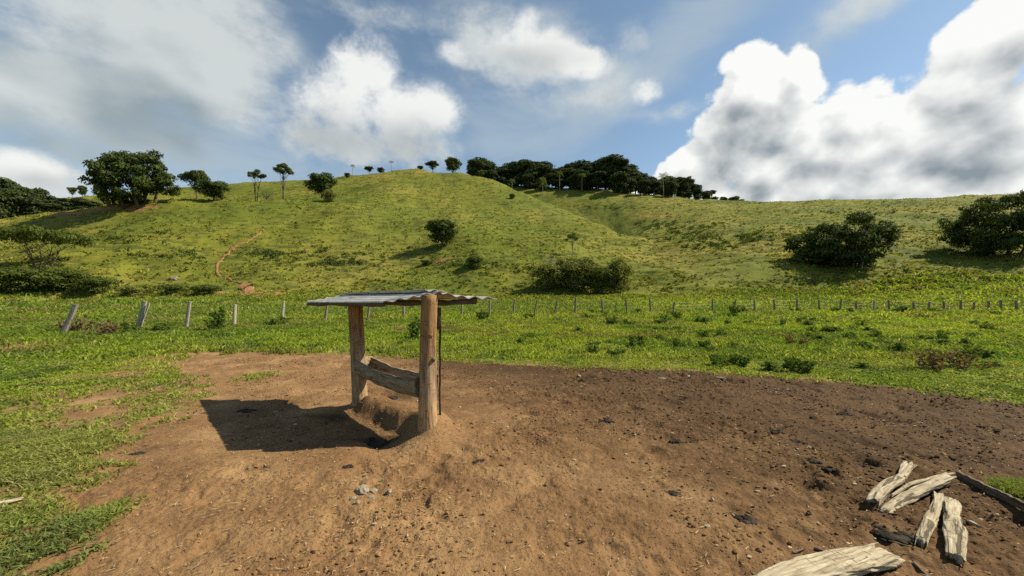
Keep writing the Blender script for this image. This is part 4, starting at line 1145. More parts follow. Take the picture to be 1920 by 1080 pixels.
for k, fr in enumerate((0.42, 0.66, 0.92)):
    pts = []
    for i, (P, h, ln) in enumerate(tops):
        q = P + np.array([ln * fr, -0.06, h * fr])
        if pts:
            a = pts[-1]; pts.append((a + q) / 2 - np.array([0, 0, 0.03 + 0.02 * ((i * 7 + k) % 3)]))
        pts.append(q)
    v, f = sweep([[(p - FO, 0.0035) for p in pts]], 4)
    link('wire', mesh_np('fence_wire', v, f), M['wire'], fence)
# second prop against the second post
P = at(262, 622, 8, True); d = P.y
vv, ff = beam(np.array(P) + np.array([0.06, -0.05, 0]), np.array(P) + np.array([0.42, 0.0, 1.22]), 0.05, 0.05, 7, 8)
link('brace', mesh_np('fence_brace', vv - FO, ff), M['fence_wood'], fence)

# ------------------------------------------------------------------ path worn into the left slope
def ribbon(pts, w0, w1, seed, fade=False):
    W = [at(px, py, 45, True) for px, py in pts]
    P = np.array([(w.x, w.y) for w in W])
    seg = np.linalg.norm(np.diff(P, axis=0), axis=1); L = np.concatenate([[0], np.cumsum(seg)])
    n = int(L[-1] / 0.35); q = np.linspace(0, L[-1], n)
    X = np.interp(q, L, P[:, 0]); Y = np.interp(q, L, P[:, 1])
    ker = np.ones(7) / 7
    X = np.convolve(np.pad(X, 3, mode='edge'), ker, 'valid'); Y = np.convolve(np.pad(Y, 3, mode='edge'), ker, 'valid')
    X = X + (fbm(q / 2.5, q * 0 + seed, 2, seed) - 0.5) * 1.0
    t = np.stack([np.gradient(X), np.gradient(Y)], 1); t /= np.linalg.norm(t, axis=1)[:, None]
    nx = np.stack([-t[:, 1], t[:, 0]], 1)
    w = (w0 + (w1 - w0) * q / L[-1]) * (0.25 + 1.6 * fbm(q / 1.6, q * 0 + 3 + seed, 3, seed + 1))
    cols = np.linspace(-1, 1, 7); V = []
    for c in cols:
        x = X + nx[:, 0] * w * c / 2; y = Y + nx[:, 1] * w * c / 2
        z = ground_z(x, y) + 0.17 - 0.25 * abs(c) ** 3
        V.append(np.stack([x, y, z], 1))
    V = np.stack(V, 1).reshape(-1, 3)
    return V, grid_faces(n, 7)
parts_ = [ribbon(p, a, b, s) for p, a, b, s in (
    ([(535, 551), (500, 553), (478, 551), (462, 541), (455, 532)], 3.6, 1.8, 1), ([(466, 556), (460, 545), (455, 533)], 2.0, 1.2, 2),
    ([(455, 534), (428, 523), (408, 517), (402, 512), (404, 500), (412, 488), (426, 472), (437, 464)], 0.25, 0.85, 3),
    ([(428, 474), (437, 463), (452, 461), (470, 449), (482, 440), (496, 430)], 0.85, 0.3, 4))]
off = 0; V = []; Fq = []
for v, f in parts_:
    V.append(v); Fq.append(f + off); off += len(v)
tag(link('dirt_path', mesh_np('dirt_path', np.concatenate(V), np.concatenate(Fq), smooth=True), M['path']), kind='structure')

# ------------------------------------------------------------------ logs, boards, stones, dung
def log(name, label, cat, pts, widths, thick, seed, mat='log', fork=None, sides=40, ragged=0.06, twist=0.0, top=None):
    """a split or weathered length of wood lying through the given ground points; widths in metres across"""
    widths = [w * 0.61 for w in widths]; thick = [t * 0.52 for t in thick]
    r_ = np.random.default_rng(seed)
    P = np.array(pts, float); d = P[-1] - P[0]; Lg = float(np.linalg.norm(d)); ang = math.atan2(d[1], d[0])
    O_ = P[0].copy()
    ca, sa = math.cos(-ang), math.sin(-ang)
    Q = P - O_; Q = np.stack([Q[:, 0] * ca - Q[:, 1] * sa, Q[:, 0] * sa + Q[:, 1] * ca, Q[:, 2]], 1)
    def tubes(Q, widths, thick, seed):
        seg = np.linalg.norm(np.diff(Q, axis=0), axis=1); l = np.concatenate([[0], np.cumsum(seg)])
        n = max(24, int(l[-1] / 0.014)); s = np.linspace(0, l[-1], n)
        C = np.stack([np.interp(s, l, Q[:, i]) for i in range(3)], 1)
        for i in range(3):
            C[:, i] = np.convolve(np.pad(C[:, i], 5, mode='edge'), np.ones(11) / 11, 'valid')
        w = np.interp(s, np.linspace(0, l[-1], len(widths)), widths); h = np.interp(s, np.linspace(0, l[-1], len(thick)), thick)
        t = np.gradient(C, axis=0); t /= np.linalg.norm(t, axis=1)[:, None]
        sd = np.cross(t, [0, 0, 1.0]); sd /= np.linalg.norm(sd, axis=1)[:, None]; up = np.cross(sd, t)
        a = np.linspace(0, 2 * math.pi, sides, endpoint=False)
        A = a[None].repeat(n, 0); S = s[:, None].repeat(sides, 1)
        rad = 1 + 0.5 * (fbm(np.cos(A) * 1.6 + seed, np.sin(A) * 1.6 + S * 5, 3, seed) - 0.5) - 0.22 * np.clip(fbm(A * 2.2, S * 1.6 + seed, 2, seed + 9) - 0.55, 0, 1) * 2
        rad = rad + 0.16 * (fbm(np.cos(A) * 5 + seed, np.sin(A) * 5 + S * 1.2, 3, seed + 7) - 0.5) + 0.18 * (fbm(np.cos(A) * 2.2, np.sin(A) * 2.2 + S * 14 + seed, 3, seed + 8) - 0.5)
        ex = np.sign(np.cos(A)) * np.abs(np.cos(A)) ** 0.7 * rad * (w / 2)[:, None]; ez = np.sign(np.sin(A)) * np.abs(np.sin(A)) ** 0.75 * rad * (h / 2)[:, None]
        # ragged ends
        sh = (fbm(A * 1.5 + seed, A * 0 + 2, 3, seed + 4) - 0.5) * ragged * 2
        endw = np.exp(-((s - 0) / 0.06) ** 2)[:, None] * sh + np.exp(-((s - l[-1]) / 0.06) ** 2)[:, None] * -sh
        V = C[:, None, :] + sd[:, None, :] * ex[..., None] + up[:, None, :] * ez[..., None] + t[:, None, :] * endw[..., None]
        V[..., 2] += (h / 2)[:, None]
        V = V.reshape(-1, 3); Fq = grid_faces(n, sides, True)
        cs = []
        for b, fl in ((0, True), ((n - 1) * sides, False)):
            for k in range(sides // 2 - 1):
                q = [b + k, b + k + 1, b + sides - 2 - k, b + sides - 1 - k]
                cs.append(q[::-1] if fl else q)
        return V, np.concatenate([Fq, np.array(cs)])
    V, Fq = tubes(Q, widths, thick, seed)
    if fork is not None:
        fp, fw, ft = fork
        G = np.array(fp, float) - O_; G = np.stack([G[:, 0] * ca - G[:, 1] * sa, G[:, 0] * sa + G[:, 1] * ca, G[:, 2]], 1)
        V2, F2 = tubes(G, [w * 0.75 for w in fw], [t * 0.7 for t in ft], seed + 1); Fq = np.concatenate([Fq, F2 + len(V)]); V = np.concatenate([V, V2])
    o = link(name, mesh_np(name, V, Fq[:, ::-1], smooth=True), M[mat])
    o.location = O_; o.rotation_euler = (0, 0, ang)
    return tag(o, label, cat)

def G(px, py, up=0.0):
    x, y = flat(px, py); return (x, y, gz(x, y) + up)
log('split_log', 'largest bleached split log, cracked along its length, running out of the bottom of the view', 'log',
    [G(1330, 1165, 0.01), G(1450, 1094, 0.01), G(1530, 1066, 0.01), G(1650, 1031, 0.0)], [0.20, 0.24, 0.28, 0.31, 0.29], [0.10, 0.11, 0.12, 0.12, 0.11], 3, sides=56, ragged=0.12)
log('forked_log', 'pale crooked log with a forked upper end, furthest back of the pile at right', 'log',
    [G(1625, 935), G(1653, 914, 0.01), G(1677, 902, 0.02), G(1687, 886, 0.02), G(1705, 868, 0.01)], [0.13, 0.135, 0.11, 0.085, 0.09, 0.08], [0.11, 0.12, 0.10, 0.07, 0.06, 0.05], 5,
    fork=([G(1683, 893, 0.02), G(1685, 879, 0.02), G(1691, 866, 0.02)], [0.06, 0.05, 0.04], [0.05, 0.05, 0.04]))
log('long_stick', 'thin pale stick lying along the far side of the diagonal slab', 'stick',
    [G(1661, 925, 0.01), G(1703, 907, 0.03), G(1753, 892, 0.05), G(1788, 885, 0.03)], [0.03, 0.045, 0.045, 0.025], [0.03, 0.04, 0.035, 0.02], 8)
log('split_slab', 'long pale slab lying diagonally in the middle of the pile at right', 'log',
    [G(1648, 947), G(1693, 929, 0.01), G(1733, 913, 0.02), G(1773, 897, 0.03)], [0.11, 0.13, 0.135, 0.135, 0.12], [0.05, 0.07, 0.08, 0.08, 0.06], 7, ragged=0.10)
log('twisted_log', 'narrow wavy pale log, left one of the two pointing at the viewer', 'log',
    [G(1715, 1012), G(1728, 981), G(1735, 960, 0.01), G(1751, 938, 0.01), G(1750, 918, 0.02)], [0.085, 0.10, 0.12, 0.10, 0.085], [0.07, 0.10, 0.10, 0.08, 0.07], 9, ragged=0.09)
log('waisted_log', 'broad pale log with a narrow waist, right one of the two pointing at the viewer', 'log',
    [G(1779, 1046, 0.01), G(1780, 1002, 0.01), G(1774, 965, 0.01), G(1774, 928, 0.01)], [0.13, 0.155, 0.165, 0.11, 0.15, 0.14], [0.09, 0.12, 0.12, 0.09, 0.11, 0.09], 12, ragged=0.05)
log('wood_chip', 'short thin pale piece of wood right of the waisted log', 'stick', [G(1799, 964), G(1829, 976)], [0.05, 0.045, 0.03], [0.03, 0.03, 0.02], 14)
log('driftwood', 'pale piece of wood in the grass cut off by the left edge of the view', 'stick', [G(-30, 952), G(20, 945, 0.01), G(52, 935, 0.02)], [0.07, 0.08, 0.04], [0.05, 0.05, 0.03], 15)
for i, (a, b, w, lab) in enumerate((((1478, 1018), (1500, 1010), 0.03, 'short dark stick lying on the earth above the largest log'), ((1520, 1010), (1556, 1026), 0.045, 'dark bark piece above the largest split log'),
                                    ((1880, 1070), (1925, 1092), 0.05, 'dark stick at the bottom right corner of the view'), ((1700, 1040), (1735, 1075), 0.035, 'dark stick right of the end of the largest log'),
                                    ((1365, 950), (1392, 966), 0.022, 'thin pale stick beside the dark trampled soil'), ((372, 1052), (390, 1032), 0.010, 'thin pale straw stalk on the bare earth at lower left'),
                                    ((1660, 1000), (1700, 1012), 0.03, 'grey stick beside the grey dung heap near the logs'))):
    log('stick', lab, 'stick', [G(*a), G(*b)], [w, w * 0.9, w * 0.5], [w * 0.7, w * 0.7, w * 0.4], 30 + i, 'log' if 'pale' in lab else 'board', sides=10, ragged=0.02)
# edging board
a, b = np.array(G(1786, 889)), np.array(G(1990, 992))
vv, ff = beam(a + np.array([0, 0, 0.035]), b + np.array([0, 0, 0.05]), 0.028, 0.06, 51, 24, 0.003)
d = b - a; ang = math.atan2(d[1], d[0]); q = vv - a; c_, s_ = math.cos(-ang), math.sin(-ang)
o = link('edging_board', mesh_np('edging_board', np.stack([q[:, 0] * c_ - q[:, 1] * s_, q[:, 0] * s_ + q[:, 1] * c_, q[:, 2]], 1), ff), M['board'])
o.location = a; o.rotation_euler = (0, 0, ang); tag(o, 'dark board set on edge in the earth beside the logs at the right', 'board')

def lump(name, label, cat, px, py, w, h, seed, mat, flatness=None, group=None, depth=1.0, ridges=0.0):
    bm = bmesh.new(); bmesh.ops.create_icosphere(bm, subdivisions=3, radius=1.0)
    co = np.array([v.co for v in bm.verts])
    n = fbm(co[:, 0] * 1.5 + seed, co[:, 1] * 1.5 + co[:, 2] * 1.1, 3, seed) - 0.5
    n2 = fbm(co[:, 0] * 4 + seed, co[:, 1] * 4 + co[:, 2] * 3, 2, seed + 5) - 0.5
    k = 1 + 0.7 * n + 0.35 * n2
    rr = np.hypot(co[:, 0], co[:, 1])
    for v, s, r2 in zip(bm.verts, k, rr):
        c = v.co * float(s); c.z = c.z * (1 + ridges * math.sin(r2 * 14 + seed))
        v.co = Vector((c.x * w / 2, c.y * w / 2 * depth, max(math.copysign(abs(c.z) ** (0.8 if mat == 'stone' else 0.45), c.z), -0.25) * h * (1.0 if mat == 'stone' else 0.42 + 0.5 * float(s - 1))))
    for fc in bm.faces: fc.smooth = mat != 'stone'
    me = bpy.data.meshes.new(name); bm.to_mesh(me); bm.free()
    o = link(name, me, M[mat]); x, y = flat(px, py)
    o.location = (x, y, gz(x, y)); o.rotation_euler = (0, 0, seed * 1.3)
    return tag(o, label, cat, group)
def dung(label, px, py, w, h, seed):
    """a trodden pat: many flat crumbs settled over one another"""
    r_ = np.random.default_rng(seed); V = []; Fq = []
    bm = bmesh.new(); bmesh.ops.create_icosphere(bm, subdivisions=2, radius=1.0)
    tv = np.array([v.co for v in bm.verts]); tf = np.array([[v.index for v in f.verts] for f in bm.faces]); bm.free()
    n = 26; c = np.array([0, 0, 0.0]); V.append(tv * np.array([w * 0.36, w * 0.26, h * 0.25])); Fq.append(tf + 0)
    for k in range(1, n):
        rr = math.sqrt(r_.random()) * 0.5 * (1.15 if k % 5 == 0 else 0.85); a = r_.random() * 6.28; s = w * (0.05 + 0.15 * r_.random() ** 1.5) * (1.1 - rr)
        c = np.array([math.cos(a) * rr * w, math.sin(a) * rr * w * 0.75, h * 0.18 * (1 - 2 * rr)])
        j = 1 + 0.9 * (fbm(tv[:, 0] * 1.8 + k, tv[:, 1] * 1.8 + tv[:, 2] * 1.4 + seed, 3, seed) - 0.5)
        V.append(tv * j[:, None] * np.array([s, s * (0.6 + 0.5 * r_.random()), min(s * 0.45, h * 0.5)]) + c); Fq.append(tf + k * len(tv))
    o = link('cow_dung', mesh_np('cow_dung', np.concatenate(V), np.concatenate(Fq), smooth=True), M['dung']); x, y = flat(px, py)
    o.location = (x, y, gz(x, y)); o.rotation_euler = (0, 0, r_.random() * 0.8 - 0.4)
    return tag(o, label, 'dung')
for i, (px, py, w, h, lab) in enumerate(((466, 766, 0.25, 0.035, 'black cow pat lying in the shade cast by the roof'), (700, 818, 0.42, 0.04, 'wet black dung patch in front of the trough'), (1268, 820, 0.20, 0.035, 'grey dried cow pat lying alone on the earth right of the middle'),
                                      (1580, 771, 0.24, 0.03, 'grey cow pat nearest the grass at right'), (1455, 806, 0.20, 0.03, 'cow pat left of two lying close together'), (1493, 823, 0.23, 0.035, 'larger grey cow pat right of two lying close together'),
                                      (1512, 858, 0.20, 0.03, 'elongated grey dung behind the log pile at left'), (1545, 871, 0.15, 0.03, 'small dung trailing right of the elongated grey dung'), (897, 862, 0.18, 0.035, 'dark cow pat right below the near post'),
                                      (738, 742, 0.30, 0.05, 'dark dung heap behind the trough between the posts'), (1662, 990, 0.32, 0.05, 'crusted grey dung heap left of the logs'), (1655, 868, 0.07, 0.035, 'small black lump behind the forked log'),
                                      (265, 845, 0.16, 0.02, 'black smear of dung left of the shade, near the grass'), (1387, 961, 0.26, 0.04, 'dark trampled dung on the earth left of the large log'), (1262, 915, 0.20, 0.03, 'dark broken dung in the middle of the foreground'),
                                      (1135, 785, 0.26, 0.03, 'broken dark dung right of the shelter'), (655, 868, 0.13, 0.015, 'thin dark dung strip just below the shade'))):
    dung(lab, px, py, w * 0.9, h, 60 + i)
for i, (px, py, w, lab) in enumerate(((683, 913, 0.085, 'largest whitish stone of the small heap on the earth'), (703, 907, 0.06, 'whitish stone at the back of the small heap'), (732, 909, 0.05, 'whitish stone to the right of the small heap'),
                                      (665, 926, 0.045, 'pale stone at the left of the small heap'), (700, 922, 0.055, 'pale stone at the front of the small heap'), (674, 934, 0.04, 'small pale stone in front of the heap'))):
    lump('stone', lab, 'stone', px, py, w, w * 0.45, 90 + i, 'stone', group='stones of the small heap')
for i, (px, py, lab) in enumerate(((1085, 699, 'pale chip on the dark soil, leftmost of three along the grass edge'), (1240, 706, 'pale chip on dark soil, second along the grass edge'), (1290, 702, 'pale chip on dark soil, third along the grass edge'), (1350, 708, 'pale chip on dark soil, furthest right along the grass edge'))):
    lump('chip', lab, 'stone', px, py, 0.17, 0.02, 110 + i, 'stone', depth=0.4)
# pale rock low on the left slope and a broken brick in the grass
P = at(327, 526, 40, True); o = lump('rock', 'pale rock low on the left slope left of the dirt path', 'rock', 327, 700, 1.35, 0.45, 131, 'stone', depth=0.7); o.location = P
def brick():
    bm = bmesh.new(); bmesh.ops.create_cube(bm, size=1.0)
    for v in bm.verts: v.co = Vector((v.co.x * 0.30, v.co.y * 0.16, v.co.z * 0.17 + 0.07)) + Vector((rng.uniform(-.02, .02), rng.uniform(-.02, .02), rng.uniform(-.02, .02)))
    bmesh.ops.bevel(bm, geom=list(bm.edges), offset=0.015, segments=2, affect='EDGES')
    me = bpy.data.meshes.new('brick'); bm.to_mesh(me); bm.free(); return me
o = link('brick', brick(), M['brick']); x, y = flat(750, 622); o.location = (x, y, gz(x, y)); o.rotation_euler = (0.1, 0.05, 0.4)
tag(o, 'broken reddish brick lying in the meadow between the posts of the shelter', 'brick')

# ------------------------------------------------------------------ weeds in the meadow
def weed_mesh(seed, n=90, H=0.5, W=0.8, leaf=0.10, mat='weed', upright=0.5):
    r_ = np.random.default_rng(seed); st = []; P = []; A = []; B = []
    for s in range(12):
        a = r_.random() * 6.28; rr = W * 0.5 * math.sqrt(r_.random()); hh = H * (1 - 0.55 * (rr / (W * 0.5)) ** 2) * (0.6 + 0.5 * r_.random())
        top = np.array([math.cos(a) * rr, math.sin(a) * rr, hh]); b = bent((math.cos(a) * rr * 0.3, math.sin(a) * rr * 0.3, -0.05), top, 0.006, 0.003, seed * 13 + s, 4, 0.15)
        st.append(b)
        for k in range(n // 12):
            t = r_.random() ** 0.6; q = np.array(b[0][0]) * (1 - t) + top * t
            d = r_.normal(size=3); d[2] = abs(d[2]) * upright + 0.1; d /= np.linalg.norm(d)
            L = leaf * (0.6 + 0.8 * r_.random()); sd = np.cross(d, r_.normal(size=3)); sd /= np.linalg.norm(sd)
            P.append(q + r_.normal(size=3) * 0.02); A.append(d * L); B.append(sd * L * 0.24)
    P, A, B = map(np.array, (P, A, B))
    V = np.stack([P, P + A * 0.5 + B, P + A, P + A * 0.5 - B], 1).reshape(-1, 3)
    V[:, 2] = np.maximum(V[:, 2], 0.01)
    c = 0.7 + 0.6 * r_.random(len(P)); col = np.repeat(np.stack([c * (0.9 + 0.3 * r_.random(len(P))), c, c], 1), 4, 0)
    me = mesh_np('weed_leaves', V, np.arange(len(P) * 4).reshape(-1, 4), col); me.materials.append(M[mat])
    sv, sf = sweep(st, 4, seed); sm = mesh_np('weed_stems', sv, sf); sm.materials.append(M[mat if mat != 'weed_dry' else 'pale_bark'])
    if 'tint' not in sm.attributes:
        a = sm.color_attributes.new('tint', 'FLOAT_COLOR', 'POINT'); a.data.foreach_set('color', np.ones(len(sv) * 4, np.float32))
    return dict(leaves=me, stem=sm, H=H, W=W)
WEED = [weed_mesh(1, 420, 0.5, 0.9, 0.12), weed_mesh(2, 300, 0.6, 0.7, 0.11), weed_mesh(3, 340, 0.4, 0.9, 0.10), weed_mesh(4, 300, 0.7, 0.6, 0.13)]
DRY = [weed_mesh(5, 380, 0.55, 0.9, 0.10, 'weed_dry', 1.6), weed_mesh(6, 330, 0.4, 1.0, 0.09, 'weed_dry', 1.2)]
def weed(tpl, px, py, hpx, wpx, label, name='weed', group=None, parts=True):
    P = at(px, py, 5, True); d = P.y
    sx, sz = wpx * d / F / tpl['W'], hpx * d / F / tpl['H']
    root = thing(name, label, 'weed', (P.x, P.y, gz(P.x, P.y) - 0.01), rng.random() * 6.28, group, (sx, sx, sz))
    link('leaves', tpl['leaves'], parent=root)
    if parts: link('stem', tpl['stem'], parent=root)
for tp, px, py, h, w, lab in (
        (WEED[0], 1500, 697, 36, 54, 'biggest dark leafy weed at the edge of the dark soil on the right'), (WEED[2], 1347, 686, 26, 48, 'dark weed of the pair by the soil edge, left one'), (WEED[0], 1388, 687, 28, 40, 'dark weed of the pair by the soil edge, right one'),
        (WEED[3], 410, 621, 46, 44, 'bright green upright weed by the fourth fence post from the left'), (DRY[0], 146, 624, 36, 46, 'dry brown weed at the foot of the leftmost fence post'), (DRY[1], 200, 630, 24, 80, 'dry tangled weed between the two leftmost fence posts'),
        (WEED[2], 244, 625, 24, 36, 'dark weed at the foot of the second fence post'), (WEED[1], 300, 622, 18, 46, 'low weed between the second and third fence posts'), (WEED[1], 520, 611, 20, 44, 'dark low weed at the foot of the fifth fence post'),
        (WEED[3], 781, 636, 42, 34, 'dark leafy weed just left of the near post of the shelter'), (WEED[0], 1195, 647, 26, 34, 'dark weed in the middle of the meadow, left of a smaller one'), (WEED[2], 1232, 641, 16, 28, 'small dark weed right of the middle weed of the meadow'),
        (DRY[0], 1490, 648, 28, 38, 'reddish dry clump standing in the green meadow'), (DRY[1], 1745, 693, 34, 90, 'brown dry patch of weeds by the right soil edge, left half'), (DRY[1], 1800, 690, 30, 90, 'brown dry patch of weeds by the right soil edge, right half'),
        (WEED[0], 1835, 671, 26, 46, 'dark weed right behind the brown dry patch'), (WEED[1], 1588, 636, 18, 30, 'dark weed right of the reddish dry clump'), (WEED[2], 1100, 600, 14, 24, 'dark weed below the fence in the middle'),
        (WEED[0], 905, 600, 22, 34, 'dark weed right of the roof edge below the fence'), (WEED[0], 1375, 590, 24, 26, 'dark bush at the fence right of the middle'), (WEED[0], 1690, 588, 20, 26, 'dark bush at the fence near the right'), (WEED[1], 1730, 640, 16, 34, 'low dark weed among others in the right meadow')):
    weed(tp, px, py, h, w, lab)
r_ = np.random.default_rng(21)
cnt = 0
while cnt < 75:
    px, py = r_.uniform(640, 1920), r_.uniform(584, 655) if r_.random() < 0.8 else r_.uniform(655, 700)
    x, y = flat(px, py)
    if float(yard_sd(np.array([x]), np.array([y]))[0]) > -0.6 or (560 < px < 930 and py > 575): continue
    if r_.random() < (0.55 if px < 1100 else 0.0): continue
    s = 12 + (py - 580) * 0.09
    weed(WEED[int(r_.integers(0, 4))], px, py, s * r_.uniform(0.6, 1.2), s * r_.uniform(1.0, 2.2), 'low dark green weed among many in the meadow this side of the fence', 'meadow_weed', 'weeds scattered in the meadow')
    cnt += 1

# ------------------------------------------------------------------ grass: blades near, tufts further off
def blades(P, h, w, lean, col, seed):
    r_ = np.random.default_rng(seed); n = len(P)
    a = r_.random(n) * 6.2832; t = np.stack([np.cos(a), np.sin(a), 0 * a], 1)
    ld = np.stack([lean[:, 0], lean[:, 1], 0 * h], 1); up = np.zeros((n, 3)); up[:, 2] = h
    hw = t * (w / 2)[:, None]
    V = np.stack([P - hw, P + hw, P + ld * 0.32 + up * 0.62 + hw * 0.8, P + ld * 0.32 + up * 0.62 - hw * 0.8, P + ld + up * (0.9 + 0.1 * r_.random(n))[:, None]], 1).reshape(-1, 3)
    b = np.arange(n)[:, None] * 5
    F_ = np.concatenate([b + np.array([0, 1, 2]), b + np.array([0, 2, 3]), b + np.array([3, 2, 4])])
    return V, F_, np.repeat(col, 5, 0)

def scatter(n, d0, d1, umin, umax, seed, power=1.0):
    """random ground places, evenly spread over the ground between two distances"""
    r_ = np.random.default_rng(seed + 5000)
    D = (d0 ** power + (d1 ** power - d0 ** power) * r_.random(n)) ** (1 / power)
    u = umin + (umax - umin) * r_.random(n)
    return u * D, D

def grass_color(x, y, r_, zone):
    n = len(x)
    a = fbm(x / 2.3, y / 2.3, 3, 201); b = fbm(x * 1.7, y * 1.7, 3, 203); c = fbm(x / 9, y / 9, 3, 205)
    green = np.array([0.175, 0.25, 0.036]); bright = np.array([0.27, 0.34, 0.040]); yellow = np.array([0.42, 0.37, 0.11]); dark = np.array([0.085, 0.14, 0.034]); straw = np.array([0.50, 0.42, 0.21])
    k = sstep(c, 0.38, 0.62)[:, None]; col = green * (1 - k) + bright * k
    k = sstep(b, 0.52, 0.72)[:, None] * 0.8; col = col * (1 - k) + dark * k
    k = (sstep(a, 0.5, 0.7) * r_.random(n))[:, None] * zone; col = col * (1 - k) + yellow * k
    k = (r_.random(n) < 0.06 * zone)[:, None]; col = np.where(k, straw, col)
    e = fbm(x / 3.5 + 40, y / 2.0, 3, 211); k = (sstep(e, 0.60, 0.70) * sstep(np.hypot(x, y), 9, 14) * (r_.random(n) < 0.7))[:, None] * 0.8
    col = col * (1 - k) + k * np.array([0.21, 0.165, 0.07])
    worn = (0.55 * (1 - sstep(np.hypot(x, y), 6, 11)) * (0.5 + 0.5 * r_.random(n)))[:, None]
    col = col * (1 - worn) + worn * np.array([0.26, 0.27, 0.10])
    return col * (0.5 + 1.0 * r_.random(n))[:, None]

def grass_patch(name, label, n, d0, d1, umin, umax, hgt, wid, per, spread, seed, keep, power=1.0, zone=0.6, flop=0.9):
    r_ = np.random.default_rng(seed)
    x, y = scatter(n, d0, d1, umin, umax, seed, power)
    k = keep(x, y, r_); x, y = x[k], y[k]
    x = np.repeat(x, per) + r_.normal(size=len(x) * per) * spread; y = np.repeat(y, per) + r_.normal(size=len(y) * per) * spread
    D = np.hypot(x, y)
    z = ground_z(x, y)
    hm = (0.45 + 1.1 * fbm(x * 1.3, y * 1.3, 3, 207))
    h = hgt(D) * hm * (0.5 + 0.8 * r_.random(len(x))); w = wid(D) * (0.6 + 0.8 * r_.random(len(x)))
    a = r_.random(len(x)) * 6.28; l = h * flop * (0.3 + r_.random(len(x)))
    col = grass_color(x, y, r_, zone)
    V, Fq, cc = blades(np.stack([x, y, z - 0.01], 1), h, w, np.stack([np.cos(a) * l, np.sin(a) * l], 1), col, seed + 1)
    o = link(name, mesh_np(name, V, Fq, cc), M['blade']); tag(o, label, None, None, 'stuff')
    return o

def on_turf(x, y, r_, soft=0.10):
    s = yard_sd(x, y)
    return (s + (r_.random(len(x)) - 0.5) * soft * 2 < -0.02)
def near_keep(x, y, r_):
    return on_turf(x, y, r_, 0.26) & (r_.random(len(x)) < 0.42 + 0.9 * sstep(fbm(x * 2.2, y * 2.2, 3, 209), 0.36, 0.58))
grass_patch('near_grass', 'short trampled grass', 75000, 1.7, 4.2, -1.6, -0.55, lambda D: 0.046 + 0 * D, lambda D: 0.0085 + 0.0008 * D, 3, 0.012, 301, near_keep, 1.6, 0.75, 1.3)
grass_patch('yard_grass', 'short grass', 75000, 4.2, 9.5, -1.6, 1.6, lambda D: 0.048 + 0 * D, lambda D: 0.012 + 0.0009 * D, 3, 0.025, 303, near_keep, 1.4, 0.6, 1.2)
grass_patch('meadow_grass', 'green meadow grass', 60000, 9.0, 22, -1.5, 1.5, lambda D: 0.06 + 0.004 * D, lambda D: 0.018 + 0.0012 * D, 3, 0.05, 305, lambda x, y, r_: on_turf(x, y, r_, 0.2), 1.2, 0.45)
grass_patch('far_meadow_grass', 'green grass of the far meadow', 46000, 21, 56, -1.5, 1.5, lambda D: 0.11 + 0.0035 * D, lambda D: 0.035 + 0.0012 * D, 3, 0.12, 307, lambda x, y, r_: r_.random(len(x)) < 0.9, 1.1, 0.5)
# grass behind the edging board at the right
def board_keep(x, y, r_):
    cx, cy = flat(1905, 916); return (np.hypot((x - cx - 0.05) / 0.22, (y - cy) / 0.15) < 0.6 + 0.5 * r_.random(len(x)))
grass_patch('board_grass', 'bright grass behind the board', 45000, 2.4, 3.8, 1.15, 1.6, lambda D: 0.075 + 0 * D, lambda D: 0.008 + 0 * D, 3, 0.012, 309, board_keep, 1.0, 0.2, 1.0)

# tussocks on the hills
def hill_tufts(name, n, d0, d1, seed, size, power=0.6):
    r_ = np.random.default_rng(seed)
    x, y = scatter(n, d0, d1, -1.5, 1.5, seed, power)
    dens = fbm(x / 8, y / 8, 3, 221) * 0.6 + fbm(x / 2.5, y / 2.5, 3, 223) * 0.6
    k = r_.random(n) < sstep(dens, 0.42, 0.72) + 0.15
    x, y = x[k], y[k]; per = 4
    sz = np.repeat(size * (0.4 + 1.0 * r_.random(len(x)) ** 2), per)
    pick = np.repeat(r_.random(len(x)), per)
    x = np.repeat(x, per) + r_.normal(size=len(x) * per) * sz * 0.35; y = np.repeat(y, per) + r_.normal(size=len(y) * per) * sz * 0.2
    z = ground_z(x, y, False)
    yel = np.array([0.32, 0.28, 0.055]); gr = np.array([0.20, 0.22, 0.03]); dk = np.array([0.085, 0.11, 0.021])
    col = np.where((pick < 0.28)[:, None], yel, np.where((pick < 0.82)[:, None], gr, dk)) * (0.75 + 0.5 * r_.random(len(x)))[:, None]
    a = r_.random(len(x)) * 6.28; h = sz * (0.45 + 0.4 * r_.random(len(x))); l = h * 0.8
    V, Fq, cc = blades(np.stack([x, y, z - 0.05], 1), h, sz * 0.55, np.stack([np.cos(a) * l, np.sin(a) * l], 1), col, seed + 1)
    o = link(name, mesh_np(name, V, Fq, cc), M['tuft']); tag(o, None, None, None, 'stuff')
hill_tufts('hill_grass', 95000, 50, 245, 311, 0.45)
